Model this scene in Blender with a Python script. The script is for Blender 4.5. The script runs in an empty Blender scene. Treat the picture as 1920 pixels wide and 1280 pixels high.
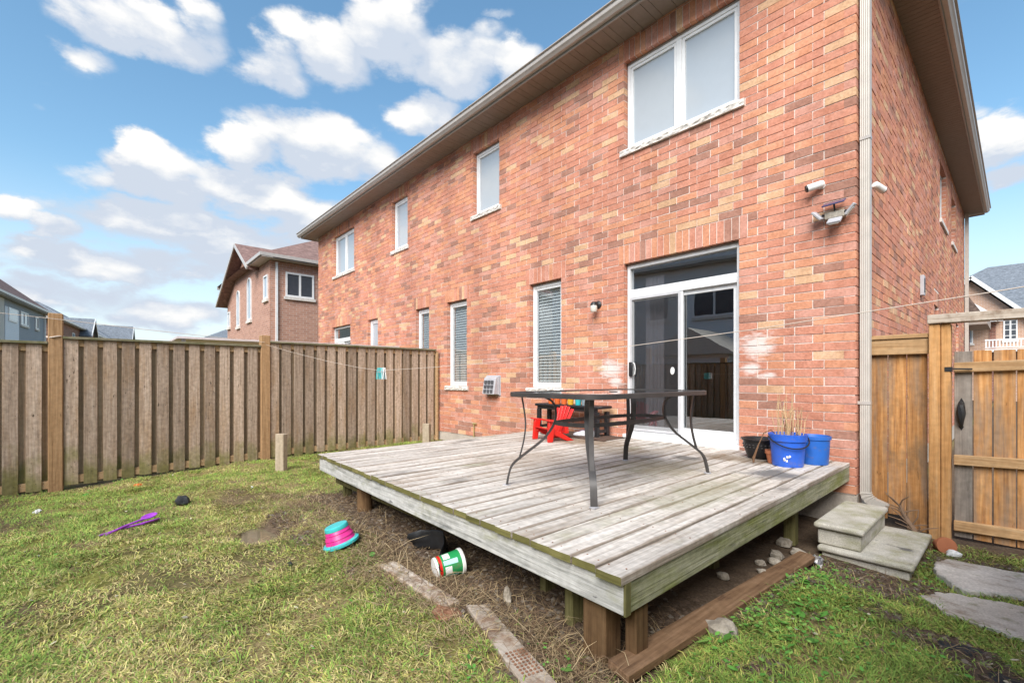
import bpy, bmesh, math, random
import numpy as np
from mathutils import Vector, Matrix
random.seed(7); rng = np.random.default_rng(11)
R = math.radians
scn = bpy.context.scene
col = scn.collection

# ------------------------------------------------------------------ camera
YAW = R(48.0); FPX = 856.0; HOR = 709.0
CAM = (1.06, -5.47, 1.274)
cd = bpy.data.cameras.new('camera'); camo = bpy.data.objects.new('camera', cd); col.objects.link(camo)
camo.location = CAM; camo.rotation_euler = (R(90), 0, YAW)
cd.sensor_width = 36.0; cd.lens = 36.0*FPX/1920.0
cd.shift_y = (HOR-640.0)/1920.0
cd.clip_start = 0.05; cd.clip_end = 3000
scn.camera = camo
SY, CY = math.sin(YAW), math.cos(YAW)
def proj(x, y, z):
    X, Y, Z = x-CAM[0], y-CAM[1], z-CAM[2]
    d = -SY*X+CY*Y; l = CY*X+SY*Y
    return 960+FPX*l/d, HOR-FPX*Z/d, d
def pix_dir(u, v):                       # world direction of a photo pixel -> azimuth, elevation
    t = (u-960)/FPX
    x, y, z = -SY+CY*t, CY+SY*t, -(v-HOR)/FPX
    return math.atan2(x, y), math.atan2(z, math.hypot(x, y))

# ------------------------------------------------------------------ light
SUN_EL, SUN_AZ = R(42), R(150)          # azimuth from +Y clockwise
sunv = Vector((math.sin(SUN_AZ)*math.cos(SUN_EL), math.cos(SUN_AZ)*math.cos(SUN_EL), math.sin(SUN_EL)))
sl = bpy.data.lights.new('sun', 'SUN'); so = bpy.data.objects.new('sun', sl); col.objects.link(so)
sl.energy = 2.0; sl.angle = R(42); sl.color = (1.0, 0.95, 0.88)
so.rotation_euler = (-sunv).to_track_quat('-Z', 'Y').to_euler()
so.location = (-6, -14, 22)
scn.view_settings.view_transform = 'Standard'; scn.view_settings.look = 'None'
scn.view_settings.exposure = 1.65; scn.view_settings.gamma = 1.0
scn.view_settings.use_curve_mapping = False
scn.render.engine = 'CYCLES'
scn.cycles.use_denoising = True; scn.cycles.denoiser = 'OPENIMAGEDENOISE'; scn.cycles.denoising_input_passes = 'RGB_ALBEDO_NORMAL'; scn.cycles.denoising_prefilter = 'ACCURATE'
scn.cycles.max_bounces = 6; scn.cycles.transparent_max_bounces = 12
scn.cycles.caustics_reflective = False; scn.cycles.caustics_refractive = False

SKY_STRENGTH = 0.068
CLOUD = 0.335
wd = bpy.data.worlds.new('World'); scn.world = wd; wd.use_nodes = True
def build_world():
    nt = wd.node_tree; nt.nodes.clear(); L = nt.links
    def N(t): return nt.nodes.new(t)
    def mth(op, a, b=None, c=None, clamp=False):
        n = N('ShaderNodeMath'); n.operation = op; n.use_clamp = clamp
        for i, q in enumerate((a, b, c)):
            if q is None: continue
            if isinstance(q, (int, float)): n.inputs[i].default_value = q
            else: L.new(q, n.inputs[i])
        return n.outputs[0]
    def vm(op, a, b):
        n = N('ShaderNodeVectorMath'); n.operation = op
        for i, q in enumerate((a, b)):
            if isinstance(q, (tuple, list)): n.inputs[i].default_value = q
            else: L.new(q, n.inputs[i])
        return n
    def mr(x, a, b, c, d, smooth=True):
        n = N('ShaderNodeMapRange'); n.interpolation_type = 'SMOOTHSTEP' if smooth else 'LINEAR'
        n.inputs['From Min'].default_value = a; n.inputs['From Max'].default_value = b
        n.inputs['To Min'].default_value = c; n.inputs['To Max'].default_value = d
        L.new(x, n.inputs['Value']); return n.outputs[0]
    sky = N('ShaderNodeTexSky'); sky.sky_type = 'NISHITA'; sky.sun_disc = False
    sky.sun_elevation = SUN_EL; sky.sun_rotation = SUN_AZ; sky.air_density = 1.2; sky.dust_density = 0.6; sky.ozone_density = 2.2
    tc = N('ShaderNodeTexCoord'); dirv = tc.outputs['Generated']
    sx = N('ShaderNodeSeparateXYZ'); L.new(dirv, sx.inputs[0])
    az = mth('ARCTAN2', sx.outputs[0], sx.outputs[1])
    el = mth('ARCSINE', sx.outputs[2])
    blobs = [(260,45,175,70,1),(150,95,70,36,.6),(385,45,75,70,.85),(505,125,95,66,1),(610,95,110,72,1),(735,55,130,95,1.1),(860,105,125,85,1),(960,120,70,55,.8),
             (930,35,52,26,.6),(470,285,85,52,1),(590,270,150,68,1.05),(690,300,80,60,.9),(800,220,72,60,1.05),
             (265,275,66,46,1.15),(190,330,120,42,.75),(330,335,165,70,1.1),(480,370,160,58,1.1),(560,400,120,55,1),
             (28,395,55,36,1.05),(105,425,70,42,1),(330,430,330,55,.95),(120,490,260,45,.9),(420,500,260,50,.9),(250,575,260,45,.85),(560,470,120,60,.95),(60,540,140,40,.8),(500,560,120,50,.85),
             (1885,255,75,60,1),(1900,330,70,34,.7),(1830,215,40,22,.5),(1290,-170,170,70,.9),(1500,60,150,60,.7),(60,210,60,22,.25)]
    def density(azo, elo, dv, puffy):
        n1 = N('ShaderNodeTexNoise'); n1.inputs['Scale'].default_value = 6.5; n1.inputs['Detail'].default_value = 9; n1.inputs['Roughness'].default_value = 0.64
        L.new(dv, n1.inputs['Vector'])
        n2 = N('ShaderNodeTexNoise'); n2.inputs['Scale'].default_value = 2.1; n2.inputs['Detail'].default_value = 2
        L.new(dv, n2.inputs['Vector'])
        s = N('ShaderNodeSeparateColor'); L.new(n1.outputs['Color'], s.inputs[0])
        aw = mth('ADD', azo, mth('MULTIPLY', mth('SUBTRACT', s.outputs[0], .5), .10))
        ew = mth('ADD', elo, mth('MULTIPLY', mth('SUBTRACT', s.outputs[1], .5), .10))
        cb = N('ShaderNodeCombineXYZ'); L.new(aw, cb.inputs[0]); L.new(ew, cb.inputs[1])
        acc = None
        for (u, v, rx, ry, w) in blobs:
            a0, e0 = pix_dir(u, v)
            ra = abs(pix_dir(u+rx, v)[0]-pix_dir(u-rx, v)[0])/2; re = abs(pix_dir(u, v+ry)[1]-pix_dir(u, v-ry)[1])/2
            d = vm('SUBTRACT', cb.outputs[0], (a0, e0, 0)).outputs[0]
            d = vm('MULTIPLY', d, (1/ra, 1/re, 0)).outputs[0]
            ln = N('ShaderNodeVectorMath'); ln.operation = 'LENGTH'; L.new(d, ln.inputs[0])
            k = mr(ln.outputs['Value'], 0.25, 1.35, w, 0.0)
            acc = k if acc is None else mth('MAXIMUM', acc, k)
        # outside the frame the same kind of broken cloud goes on
        view = vm('DOT_PRODUCT', dirv, (-SY, CY, 0.18)).outputs['Value']
        away = mr(view, 0.35, 0.60, 1.0, 0.0)
        gen = mth('MULTIPLY', mr(n2.outputs[0], 0.42, 0.60, 0.0, 1.0), away)
        acc = mth('MAXIMUM', acc, gen)
        if not puffy: return mth('ADD', acc, mth('MULTIPLY', mth('SUBTRACT', n1.outputs[0], .5), 0.8)), None, None
        vo = N('ShaderNodeTexVoronoi'); vo.feature = 'F1'; vo.inputs['Scale'].default_value = 8.5; vo.inputs['Detail'].default_value = 2.0; vo.inputs['Roughness'].default_value = .5
        L.new(dv, vo.inputs['Vector'])
        puff = mth('MULTIPLY', mth('SUBTRACT', .42, vo.outputs['Distance']), 0.75)
        return mth('ADD', mth('ADD', acc, puff), mth('MULTIPLY', mth('SUBTRACT', n1.outputs[0], .5), 0.8)), puff, n1.outputs[0]
    dv0 = vm('MULTIPLY', dirv, (1, 1, 2.0)).outputs[0]
    d0, pf, nf = density(az, el, dv0, True)
    dv1 = vm('ADD', dv0, (-.02, -.02, .10)).outputs[0]
    d1, _, _ = density(az, mth('ADD', el, .045), dv1, False)
    mask = mr(d0, -0.10, 0.46, 0.0, 1.0)
    sh = mth('SUBTRACT', mth('SUBTRACT', d1, d0), mth('MULTIPLY', mth('SUBTRACT', nf, .5), 0.7))
    lit = mr(mth('SUBTRACT', sh, mth('MULTIPLY', pf, .25)), -0.75, 0.55, 1.0, 0.0, False)
    cr = N('ShaderNodeValToRGB'); L.new(lit, cr.inputs[0])
    cr.color_ramp.elements[0].color = (.62, .69, .80, 1); cr.color_ramp.elements[1].color = (1.0, .99, .97, 1)
    cr.color_ramp.elements[0].position = 0.12; cr.color_ramp.elements[1].position = 0.68
    hs = N('ShaderNodeHueSaturation'); hs.inputs['Saturation'].default_value = 1.1; hs.inputs['Hue'].default_value = 0.488; L.new(sky.outputs[0], hs.inputs['Color'])
    skyc = vm('SCALE', hs.outputs[0], (0, 0, 0)); skyc.inputs['Scale'].default_value = SKY_STRENGTH
    cl = vm('SCALE', cr.outputs[0], (0, 0, 0)); cl.inputs['Scale'].default_value = CLOUD
    mx = N('ShaderNodeMix'); mx.data_type = 'RGBA'
    hz = N('ShaderNodeMix'); hz.data_type = 'RGBA'
    L.new(mr(el, 0.0, 0.36, 0.8, 0.0), hz.inputs['Factor'])
    L.new(skyc.outputs[0], hz.inputs['A']); hz.inputs['B'].default_value = (.265, .295, .325, 1)
    L.new(mask, mx.inputs['Factor']); L.new(hz.outputs['Result'], mx.inputs['A']); L.new(cl.outputs[0], mx.inputs['B'])
    bg = N('ShaderNodeBackground'); L.new(mx.outputs['Result'], bg.inputs[0]); bg.inputs[1].default_value = 1.0
    o = N('ShaderNodeOutputWorld'); L.new(bg.outputs[0], o.inputs[0])
build_world()

# ------------------------------------------------------------------ materials
MT = {}
def noise_mat(name, stops, scale=(4,4,4), detail=5, rough=.85, bump=0., bscale=None, rnd=.0, fine=.0, fscale=60, coord='pos',
              spec=.3, metal=0., patch=None, zmoss=None, attr=None, dist=.0, nrough=.6):
    """colour ramp over stretched noise, optional patch colours and per-object shift"""
    m = bpy.data.materials.new(name); m.use_nodes = True; MT[name] = m
    nt = m.node_tree; L = nt.links; b = nt.nodes['Principled BSDF']
    def N(t): return nt.nodes.new(t)
    if coord == 'pos': src = N('ShaderNodeNewGeometry').outputs['Position']
    else: src = N('ShaderNodeTexCoord').outputs['Object']
    oi = N('ShaderNodeObjectInfo')
    off = N('ShaderNodeVectorMath'); off.operation = 'SCALE'; off.inputs[0].default_value = (37, 53, 29); L.new(oi.outputs['Random'], off.inputs['Scale'])
    ad = N('ShaderNodeVectorMath'); L.new(src, ad.inputs[0]); L.new(off.outputs[0], ad.inputs[1])
    mp = N('ShaderNodeMapping'); L.new(ad.outputs[0], mp.inputs[0]); mp.inputs['Scale'].default_value = scale
    nz = N('ShaderNodeTexNoise'); L.new(mp.outputs[0], nz.inputs['Vector']); nz.inputs['Scale'].default_value = 1; nz.inputs['Detail'].default_value = detail
    nz.inputs['Distortion'].default_value = dist; nz.inputs['Roughness'].default_value = nrough
    cr = N('ShaderNodeValToRGB'); L.new(nz.outputs[0], cr.inputs[0])
    el = cr.color_ramp.elements
    while len(el) < len(stops): el.new(.5)
    for e, (p, c) in zip(el, stops): e.position = p; e.color = (*c, 1)
    cur = cr.outputs[0]
    def mix(fac, a, bcol, mode='MIX'):
        n = N('ShaderNodeMix'); n.data_type = 'RGBA'; n.blend_type = mode
        if isinstance(fac, (int, float)): n.inputs['Factor'].default_value = fac
        else: L.new(fac, n.inputs['Factor'])
        L.new(a, n.inputs['A'])
        if isinstance(bcol, tuple): n.inputs['B'].default_value = (*bcol, 1)
        else: L.new(bcol, n.inputs['B'])
        return n.outputs['Result']
    if attr:
        at = N('ShaderNodeAttribute'); at.attribute_name = attr
        cur = mix(1.0, cur, at.outputs['Color'], 'MULTIPLY')
    for (pc, psc, lo, hi, amt) in (patch or []):
        pn = N('ShaderNodeTexNoise'); pn.inputs['Scale'].default_value = 1; pn.inputs['Detail'].default_value = 5; pn.inputs['Roughness'].default_value = .65
        pm = N('ShaderNodeMapping'); L.new(ad.outputs[0], pm.inputs[0]); pm.inputs['Scale'].default_value = psc; pm.inputs['Location'].default_value = (psc[0]*3.1+lo*9, 5.7, hi*7)
        L.new(pm.outputs[0], pn.inputs['Vector'])
        r = N('ShaderNodeMapRange'); r.inputs['From Min'].default_value = lo; r.inputs['From Max'].default_value = hi; r.inputs['To Max'].default_value = amt
        L.new(pn.outputs[0], r.inputs['Value'])
        cur = mix(r.outputs[0], cur, pc)
    if zmoss:
        zs = N('ShaderNodeSeparateXYZ'); L.new(N('ShaderNodeNewGeometry').outputs['Position'], zs.inputs[0])
        zn = N('ShaderNodeTexNoise'); zn.inputs['Scale'].default_value = 3.5; zn.inputs['Detail'].default_value = 5; L.new(ad.outputs[0], zn.inputs['Vector'])
        za = N('ShaderNodeMath'); za.operation = 'MULTIPLY_ADD'; L.new(zn.outputs[0], za.inputs[0]); za.inputs[1].default_value = -1.1; L.new(zs.outputs[2], za.inputs[2])
        zr = N('ShaderNodeMapRange'); zr.inputs['From Min'].default_value = -.62; zr.inputs['From Max'].default_value = zmoss-.62; zr.inputs['To Min'].default_value = .8; zr.inputs['To Max'].default_value = 0; L.new(za.outputs[0], zr.inputs['Value'])
        cur = mix(zr.outputs[0], cur, (.17,.165,.05))
    if fine:
        fn = N('ShaderNodeTexNoise'); fn.inputs['Scale'].default_value = fscale; fn.inputs['Detail'].default_value = 3; L.new(src, fn.inputs['Vector'])
        r = N('ShaderNodeMapRange'); r.inputs['From Min'].default_value = .3; r.inputs['From Max'].default_value = .7
        r.inputs['To Min'].default_value = 1-fine; r.inputs['To Max'].default_value = 1+fine; L.new(fn.outputs[0], r.inputs['Value'])
        h = N('ShaderNodeHueSaturation'); L.new(cur, h.inputs['Color']); L.new(r.outputs[0], h.inputs['Value']); cur = h.outputs[0]
    if rnd:
        h = N('ShaderNodeHueSaturation'); L.new(cur, h.inputs['Color'])
        r = N('ShaderNodeMapRange'); r.inputs['To Min'].default_value = 1-rnd; r.inputs['To Max'].default_value = 1+rnd
        L.new(oi.outputs['Random'], r.inputs['Value']); L.new(r.outputs[0], h.inputs['Value']); cur = h.outputs[0]
    L.new(cur, b.inputs['Base Color'])
    b.inputs['Roughness'].default_value = rough; b.inputs['Metallic'].default_value = metal
    b.inputs['Specular IOR Level'].default_value = spec
    if bump:
        bn = N('ShaderNodeBump'); bn.inputs['Strength'].default_value = bump; bn.inputs['Distance'].default_value = .01
        if bscale:
            b2 = N('ShaderNodeTexNoise'); b2.inputs['Scale'].default_value = bscale; b2.inputs['Detail'].default_value = 4; L.new(src, b2.inputs['Vector']); L.new(b2.outputs[0], bn.inputs['Height'])
        else: L.new(nz.outputs[0], bn.inputs['Height'])
        L.new(bn.outputs[0], b.inputs['Normal'])
    return m
def plain(name, c, rough=.5, spec=.4, metal=0., var=.08, bump=0.):
    c0 = tuple(x*(1-var) for x in c); c1 = tuple(min(1, x*(1+var)) for x in c)
    dirt = [((.20,.155,.105),(11,11,15),.56,.74,.5), ((.9*c[0]+.1,.9*c[1]+.1,.9*c[2]+.1),(40,40,8),.60,.72,.45)] if ('plastic' in name and 'black' not in name) or name == 'green_print' else None
    return noise_mat(name, [(.3, c0), (.7, c1)], scale=(9,9,9), rough=rough, spec=spec, metal=metal, bump=bump, patch=dirt)

# bricks: five tones, chalk scribbles beside the door
CHALK = [(-2.88, 1.40, .42, .30), (-2.80,1.22,.25,.16), (-.90, 1.64, .36, .30), (-.98, 1.38, .22, .14), (-.80,1.30,.2,.08)]
def brick_mat(name, c0, c1, c2):
    m = noise_mat(name, [(.28, c0), (.5, c1), (.75, c2)], scale=(7,7,7), detail=7, rough=.92, bump=.35, bscale=55, fine=.16, fscale=38, spec=.15, nrough=.7)
    nt = m.node_tree; L = nt.links; b = nt.nodes['Principled BSDF']
    cur = b.inputs['Base Color'].links[0].from_socket
    g = nt.nodes.new('ShaderNodeNewGeometry'); acc = None
    cm = nt.nodes.new('ShaderNodeMapping'); cm.inputs['Scale'].default_value = (7, 7, 26); L.new(g.outputs['Position'], cm.inputs[0])
    nz = nt.nodes.new('ShaderNodeTexNoise'); nz.inputs['Scale'].default_value = 1.0; nz.inputs['Detail'].default_value = 8; nz.inputs['Roughness'].default_value = .7; L.new(cm.outputs[0], nz.inputs['Vector'])
    for (x, z, rx, rz) in CHALK:
        s = nt.nodes.new('ShaderNodeVectorMath'); s.operation = 'SUBTRACT'; L.new(g.outputs['Position'], s.inputs[0]); s.inputs[1].default_value = (x, 0, z)
        q = nt.nodes.new('ShaderNodeVectorMath'); q.operation = 'MULTIPLY'; L.new(s.outputs[0], q.inputs[0]); q.inputs[1].default_value = (1/rx, 4, 1/rz)
        l = nt.nodes.new('ShaderNodeVectorMath'); l.operation = 'LENGTH'; L.new(q.outputs[0], l.inputs[0])
        r = nt.nodes.new('ShaderNodeMapRange'); r.inputs['From Min'].default_value = .1; r.inputs['From Max'].default_value = 1.05; r.inputs['To Min'].default_value = .62; r.inputs['To Max'].default_value = 0.
        L.new(l.outputs['Value'], r.inputs['Value'])
        if acc is None: acc = r.outputs[0]
        else:
            a = nt.nodes.new('ShaderNodeMath'); a.operation = 'MAXIMUM'; L.new(acc, a.inputs[0]); L.new(r.outputs[0], a.inputs[1]); acc = a.outputs[0]
    a = nt.nodes.new('ShaderNodeMath'); L.new(acc, a.inputs[0]); L.new(nz.outputs[0], a.inputs[1])
    r = nt.nodes.new('ShaderNodeMapRange'); r.inputs['From Min'].default_value = .80; r.inputs['From Max'].default_value = 1.06; r.inputs['To Max'].default_value = .75; L.new(a.outputs[0], r.inputs['Value'])
    ws = nt.nodes.new('ShaderNodeMapping'); ws.inputs['Scale'].default_value = (1.1, 1.1, .45); L.new(g.outputs['Position'], ws.inputs[0])
    wn = nt.nodes.new('ShaderNodeTexNoise'); wn.inputs['Scale'].default_value = 1.0; wn.inputs['Detail'].default_value = 6; L.new(ws.outputs[0], wn.inputs['Vector'])
    wr = nt.nodes.new('ShaderNodeMapRange'); wr.inputs['From Min'].default_value = .3; wr.inputs['From Max'].default_value = .7; wr.inputs['To Min'].default_value = .80; wr.inputs['To Max'].default_value = 1.14; L.new(wn.outputs[0], wr.inputs['Value'])
    wh = nt.nodes.new('ShaderNodeHueSaturation'); L.new(cur, wh.inputs['Color']); L.new(wr.outputs[0], wh.inputs['Value']); cur = wh.outputs[0]
    mx = nt.nodes.new('ShaderNodeMix'); mx.data_type = 'RGBA'; L.new(r.outputs[0], mx.inputs['Factor']); L.new(cur, mx.inputs['A']); mx.inputs['B'].default_value = (.72, .68, .66, 1)
    L.new(mx.outputs['Result'], b.inputs['Base Color'])
    return m
BR = [brick_mat('brick_red', (.42,.172,.112), (.53,.235,.162), (.60,.30,.218)),
      brick_mat('brick_orange', (.47,.20,.115), (.58,.27,.165), (.65,.34,.22)),
      brick_mat('brick_pink', (.44,.205,.15), (.54,.27,.205), (.62,.335,.265)),
      brick_mat('brick_buff', (.50,.29,.17), (.60,.375,.23), (.68,.45,.30)),
      brick_mat('brick_brown', (.29,.14,.10), (.36,.185,.138), (.43,.235,.18))]
BRW = [.44, .24, .14, .09, .09]
noise_mat('mortar', [(.3,(.62,.53,.48)),(.7,(.80,.71,.65))], scale=(12,12,12), rough=.95, bump=.3, bscale=90, fine=.1)
noise_mat('concrete', [(.3,(.33,.31,.27)),(.7,(.50,.48,.43))], scale=(5,5,5), rough=.93, bump=.35, bscale=70, fine=.15, fscale=90,
          patch=[((.20,.21,.09),(3,3,6),.50,.68,.55)])
noise_mat('foundation', [(.3,(.36,.32,.28)),(.7,(.52,.47,.41))], scale=(3,3,3), rough=.95, bump=.3, bscale=60, fine=.12)
noise_mat('step_concrete', [(.3,(.42,.40,.35)),(.7,(.60,.58,.52))], scale=(6,6,6), rough=.93, bump=.4, bscale=110, fine=.2, fscale=120,
          patch=[((.25,.25,.10),(4,4,9),.47,.66,.6), ((.06,.06,.065),(2.2,4.2,1),.63,.70,.75)])
plain('pale_pane', (.38,.42,.46), rough=.02, spec=.9, var=.02)
noise_mat('slab', [(.3,(.46,.43,.385)),(.7,(.66,.625,.575))], scale=(4,4,4), rough=.95, bump=.4, bscale=80, fine=.18, fscale=80,
          patch=[((.22,.16,.11),(2.5,5,3),.52,.66,.75), ((.16,.17,.06),(6,6,6),.56,.66,.5)])
noise_mat('sill_stone', [(.3,(.52,.49,.45)),(.7,(.72,.69,.66))], scale=(14,14,14), rough=.95, bump=.6, bscale=35, fine=.2)
plain('white_vinyl', (.72,.73,.74), rough=.35)
plain('vinyl_grey', (.50,.50,.52), rough=.4)
plain('eave_metal', (.30,.265,.235), rough=.38, spec=.5)
plain('soffit_metal', (.235,.195,.165), rough=.55)
plain('gutter_metal', (.44,.41,.385), rough=.3, spec=.6)
plain('downspout_metal', (.47,.44,.40), rough=.42, spec=.5)
noise_mat('shingle', [(.3,(.10,.075,.065)),(.7,(.20,.15,.13))], scale=(5,5,9), rough=.95, fine=.3, fscale=14)
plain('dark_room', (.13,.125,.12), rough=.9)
plain('room_floor', (.20,.13,.08), rough=.5)
plain('blind_white', (.74,.74,.70), rough=.6)
plain('blind_closed', (.66,.69,.72), rough=.7, var=.03)
plain('curtain', (.34,.29,.30), rough=.95)
def wood(name, a, b, c, axis, rnd=.18, patch=None, rough=.9, fine=.12, freq=42, bump=.5, zmoss=None):
    sc = [freq]*3; sc['xyz'.index(axis)] = 1.6
    return noise_mat(name, [(.25,a),(.5,b),(.78,c)], scale=tuple(sc), detail=6, rough=rough, bump=bump, rnd=rnd, fine=fine, fscale=22, patch=patch, zmoss=zmoss, spec=.15, dist=.35, nrough=.62)
GREEN = (.10,.115,.03)
wood('fence_grey_wood', (.235,.168,.118), (.385,.292,.222), (.52,.418,.335), 'z', .26,
     [((.30,.185,.095),(5,5,.9),.50,.70,.7), ((.14,.11,.09),(14,14,1.3),.58,.72,.5), ((.07,.05,.035),(30,30,9),.62,.69,.9)], zmoss=.34, fine=.2)
wood('fence_rear_wood', (.30,.20,.12), (.44,.31,.20), (.54,.40,.28), 'z', .25, zmoss=.3)
wood('fence_post_wood', (.22,.125,.06), (.36,.22,.115), (.45,.29,.165), 'z', .10, [((.10,.055,.03),(22,22,5),.66,.74,.8)])
wood('fence_rail_wood', (.32,.20,.10), (.45,.30,.165), (.55,.39,.23), 'y', .12)
wood('cap_wood', (.10,.095,.055), (.20,.18,.12), (.33,.29,.22), 'y', .1, [((.09,.10,.03),(5,5,5),.45,.65,.7)])
wood('cedar_wood', (.20,.085,.033), (.42,.205,.075), (.58,.335,.155), 'z', .20, [((.26,.185,.13),(9,9,1.0),.46,.64,.8), ((.08,.045,.025),(24,24,6),.66,.73,.8), ((.10,.085,.06),(3,3,2.2),.56,.72,.6)])
wood('cedar_post_wood', (.31,.15,.055), (.50,.265,.105), (.61,.37,.18), 'z', .10, [((.10,.055,.03),(18,18,6),.67,.73,.8),((.22,.17,.12),(9,9,1),.55,.7,.6)])
wood('cedar_rail_wood', (.27,.15,.07), (.42,.26,.13), (.54,.38,.23), 'x', .1, [((.09,.05,.03),(18,18,18),.68,.74,.8)])
wood('gate_grey_wood', (.13,.11,.095), (.22,.19,.165), (.31,.275,.24), 'z', .1, [((.05,.045,.04),(5,5,1.4),.55,.7,.7)])
wood('deck_wood', (.30,.265,.23), (.54,.50,.455), (.73,.70,.665), 'y', .14,
     [((.26,.18,.11),(7,.9,3),.52,.70,.55), ((.13,.12,.11),(1.3,1.0,1),.58,.70,.7), ((.20,.20,.085),(1.6,1.2,2),.58,.72,.5), ((.06,.055,.05),(40,5,20),.69,.73,.8)], rough=.8, fine=.16, freq=48, bump=.7)
def edge_stain(name, w):
    m = MT[name]; nt = m.node_tree; L = nt.links; b = nt.nodes['Principled BSDF']; cur = b.inputs['Base Color'].links[0].from_socket
    def mth(op, x, y):
        n = nt.nodes.new('ShaderNodeMath'); n.operation = op
        for i, q in enumerate((x, y)):
            if isinstance(q, (int, float)): n.inputs[i].default_value = q
            else: L.new(q, n.inputs[i])
        return n.outputs[0]
    tc = nt.nodes.new('ShaderNodeTexCoord'); sx = nt.nodes.new('ShaderNodeSeparateXYZ'); L.new(tc.outputs['Object'], sx.inputs[0])
    e = mth('MINIMUM', sx.outputs[0], mth('SUBTRACT', w, sx.outputs[0]))
    nz = nt.nodes.new('ShaderNodeTexNoise'); nz.inputs['Scale'].default_value = 3.0; nz.inputs['Detail'].default_value = 6; L.new(nt.nodes.new('ShaderNodeNewGeometry').outputs['Position'], nz.inputs['Vector'])
    e = mth('SUBTRACT', e, mth('MULTIPLY', mth('SUBTRACT', nz.outputs[0], .47), .055))
    r = nt.nodes.new('ShaderNodeMapRange'); r.inputs['From Min'].default_value = .0; r.inputs['From Max'].default_value = .010; r.inputs['To Min'].default_value = .6; r.inputs['To Max'].default_value = 0.; L.new(e, r.inputs['Value'])
    mx = nt.nodes.new('ShaderNodeMix'); mx.data_type = 'RGBA'; L.new(r.outputs[0], mx.inputs['Factor']); L.new(cur, mx.inputs['A']); mx.inputs['B'].default_value = (.15,.10,.06,1)
    cur = mx.outputs['Result']; gp = nt.nodes.new('ShaderNodeNewGeometry')
    n2 = nt.nodes.new('ShaderNodeTexNoise'); n2.inputs['Scale'].default_value = 5; n2.inputs['Detail'].default_value = 7; n2.inputs['Roughness'].default_value = .7; L.new(gp.outputs['Position'], n2.inputs['Vector'])
    for (x, y, rx, ry, c, amt) in ((-1.24,-.95,.20,.13,(.10,.10,.095),.75),(-.38,-1.15,.22,.28,(.12,.12,.125),.85),(-.85,-.62,.5,.22,(.17,.115,.065),.7),(-2.75,-.75,.75,.40,(.22,.15,.09),.75),(-2.0,-1.05,.5,.4,(.20,.16,.11),.55),(-1.2,-1.6,.45,.5,(.24,.22,.13),.5),(-.45,-2.2,.25,.8,(.22,.22,.12),.45),(-2.3,-2.2,.5,.6,(.24,.17,.11),.4)):
        s = nt.nodes.new('ShaderNodeVectorMath'); s.operation = 'SUBTRACT'; L.new(gp.outputs['Position'], s.inputs[0]); s.inputs[1].default_value = (x, y, .45)
        q = nt.nodes.new('ShaderNodeVectorMath'); q.operation = 'MULTIPLY'; L.new(s.outputs[0], q.inputs[0]); q.inputs[1].default_value = (1/rx, 1/ry, 0)
        l = nt.nodes.new('ShaderNodeVectorMath'); l.operation = 'LENGTH'; L.new(q.outputs[0], l.inputs[0])
        d = mth('ADD', l.outputs['Value'], mth('MULTIPLY', mth('SUBTRACT', n2.outputs[0], .5), 2.4))
        r = nt.nodes.new('ShaderNodeMapRange'); r.inputs['From Min'].default_value = .45; r.inputs['From Max'].default_value = 1.15; r.inputs['To Min'].default_value = amt; r.inputs['To Max'].default_value = 0.; L.new(d, r.inputs['Value'])
        mx = nt.nodes.new('ShaderNodeMix'); mx.data_type = 'RGBA'; L.new(r.outputs[0], mx.inputs['Factor']); L.new(cur, mx.inputs['A']); mx.inputs['B'].default_value = (*c, 1); cur = mx.outputs['Result']
    L.new(cur, b.inputs['Base Color'])
edge_stain('deck_wood', .133)
wood('fascia_front_wood', (.26,.265,.25), (.50,.50,.49), (.64,.64,.63), 'x', .04,
     [((.14,.15,.15),(2.2,5,9),.56,.70,.75), ((.27,.28,.10),(3,3,6),.58,.74,.65), ((.05,.05,.06),(9,9,55),.64,.70,.75)], freq=40, bump=.8)
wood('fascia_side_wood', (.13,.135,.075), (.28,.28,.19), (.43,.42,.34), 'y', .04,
     [((.17,.19,.045),(3,2.2,7),.46,.66,.75), ((.09,.09,.09),(3,1.8,9),.58,.7,.7)], freq=40, bump=.8)  # green algae, plus the shaded side's darker tone painted into the wood
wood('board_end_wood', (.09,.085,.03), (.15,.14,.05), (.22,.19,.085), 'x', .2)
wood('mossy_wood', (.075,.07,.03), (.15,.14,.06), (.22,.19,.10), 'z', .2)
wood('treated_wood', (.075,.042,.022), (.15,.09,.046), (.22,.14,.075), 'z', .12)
wood('plank_wood', (.10,.055,.032), (.20,.12,.068), (.30,.19,.118), 'y', .1, [((.08,.045,.03),(9,3,9),.6,.7,.7)])
wood('old_board_wood', (.27,.20,.15), (.46,.39,.32), (.60,.54,.48), 'x', .1, [((.20,.11,.06),(6,6,6),.48,.62,.8),((.13,.14,.06),(5,5,5),.58,.7,.6)])
wood('stake_wood', (.24,.19,.13), (.38,.31,.23), (.48,.41,.32), 'z', .1)
plain('table_metal', (.052,.048,.047), rough=.42, spec=.5, var=.25, bump=.15)
plain('black_metal', (.02,.02,.021), rough=.45)
plain('black_plastic', (.016,.016,.018), rough=.4, var=.2)
plain('red_plastic', (.62,.018,.012), rough=.32, spec=.5)
plain('orange_plastic', (.62,.13,.03), rough=.45); plain('yellow_plastic', (.68,.36,.03), rough=.45)
plain('teal_plastic', (.04,.42,.46), rough=.4); plain('grey_blue_plastic', (.20,.28,.32), rough=.5)
plain('cyan_plastic', (.06,.50,.52), rough=.35); plain('pale_cyan_plastic', (.42,.72,.76), rough=.4)
plain('pink_plastic', (.66,.03,.25), rough=.35); plain('purple_plastic', (.36,.06,.55), rough=.3, spec=.6)
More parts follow.
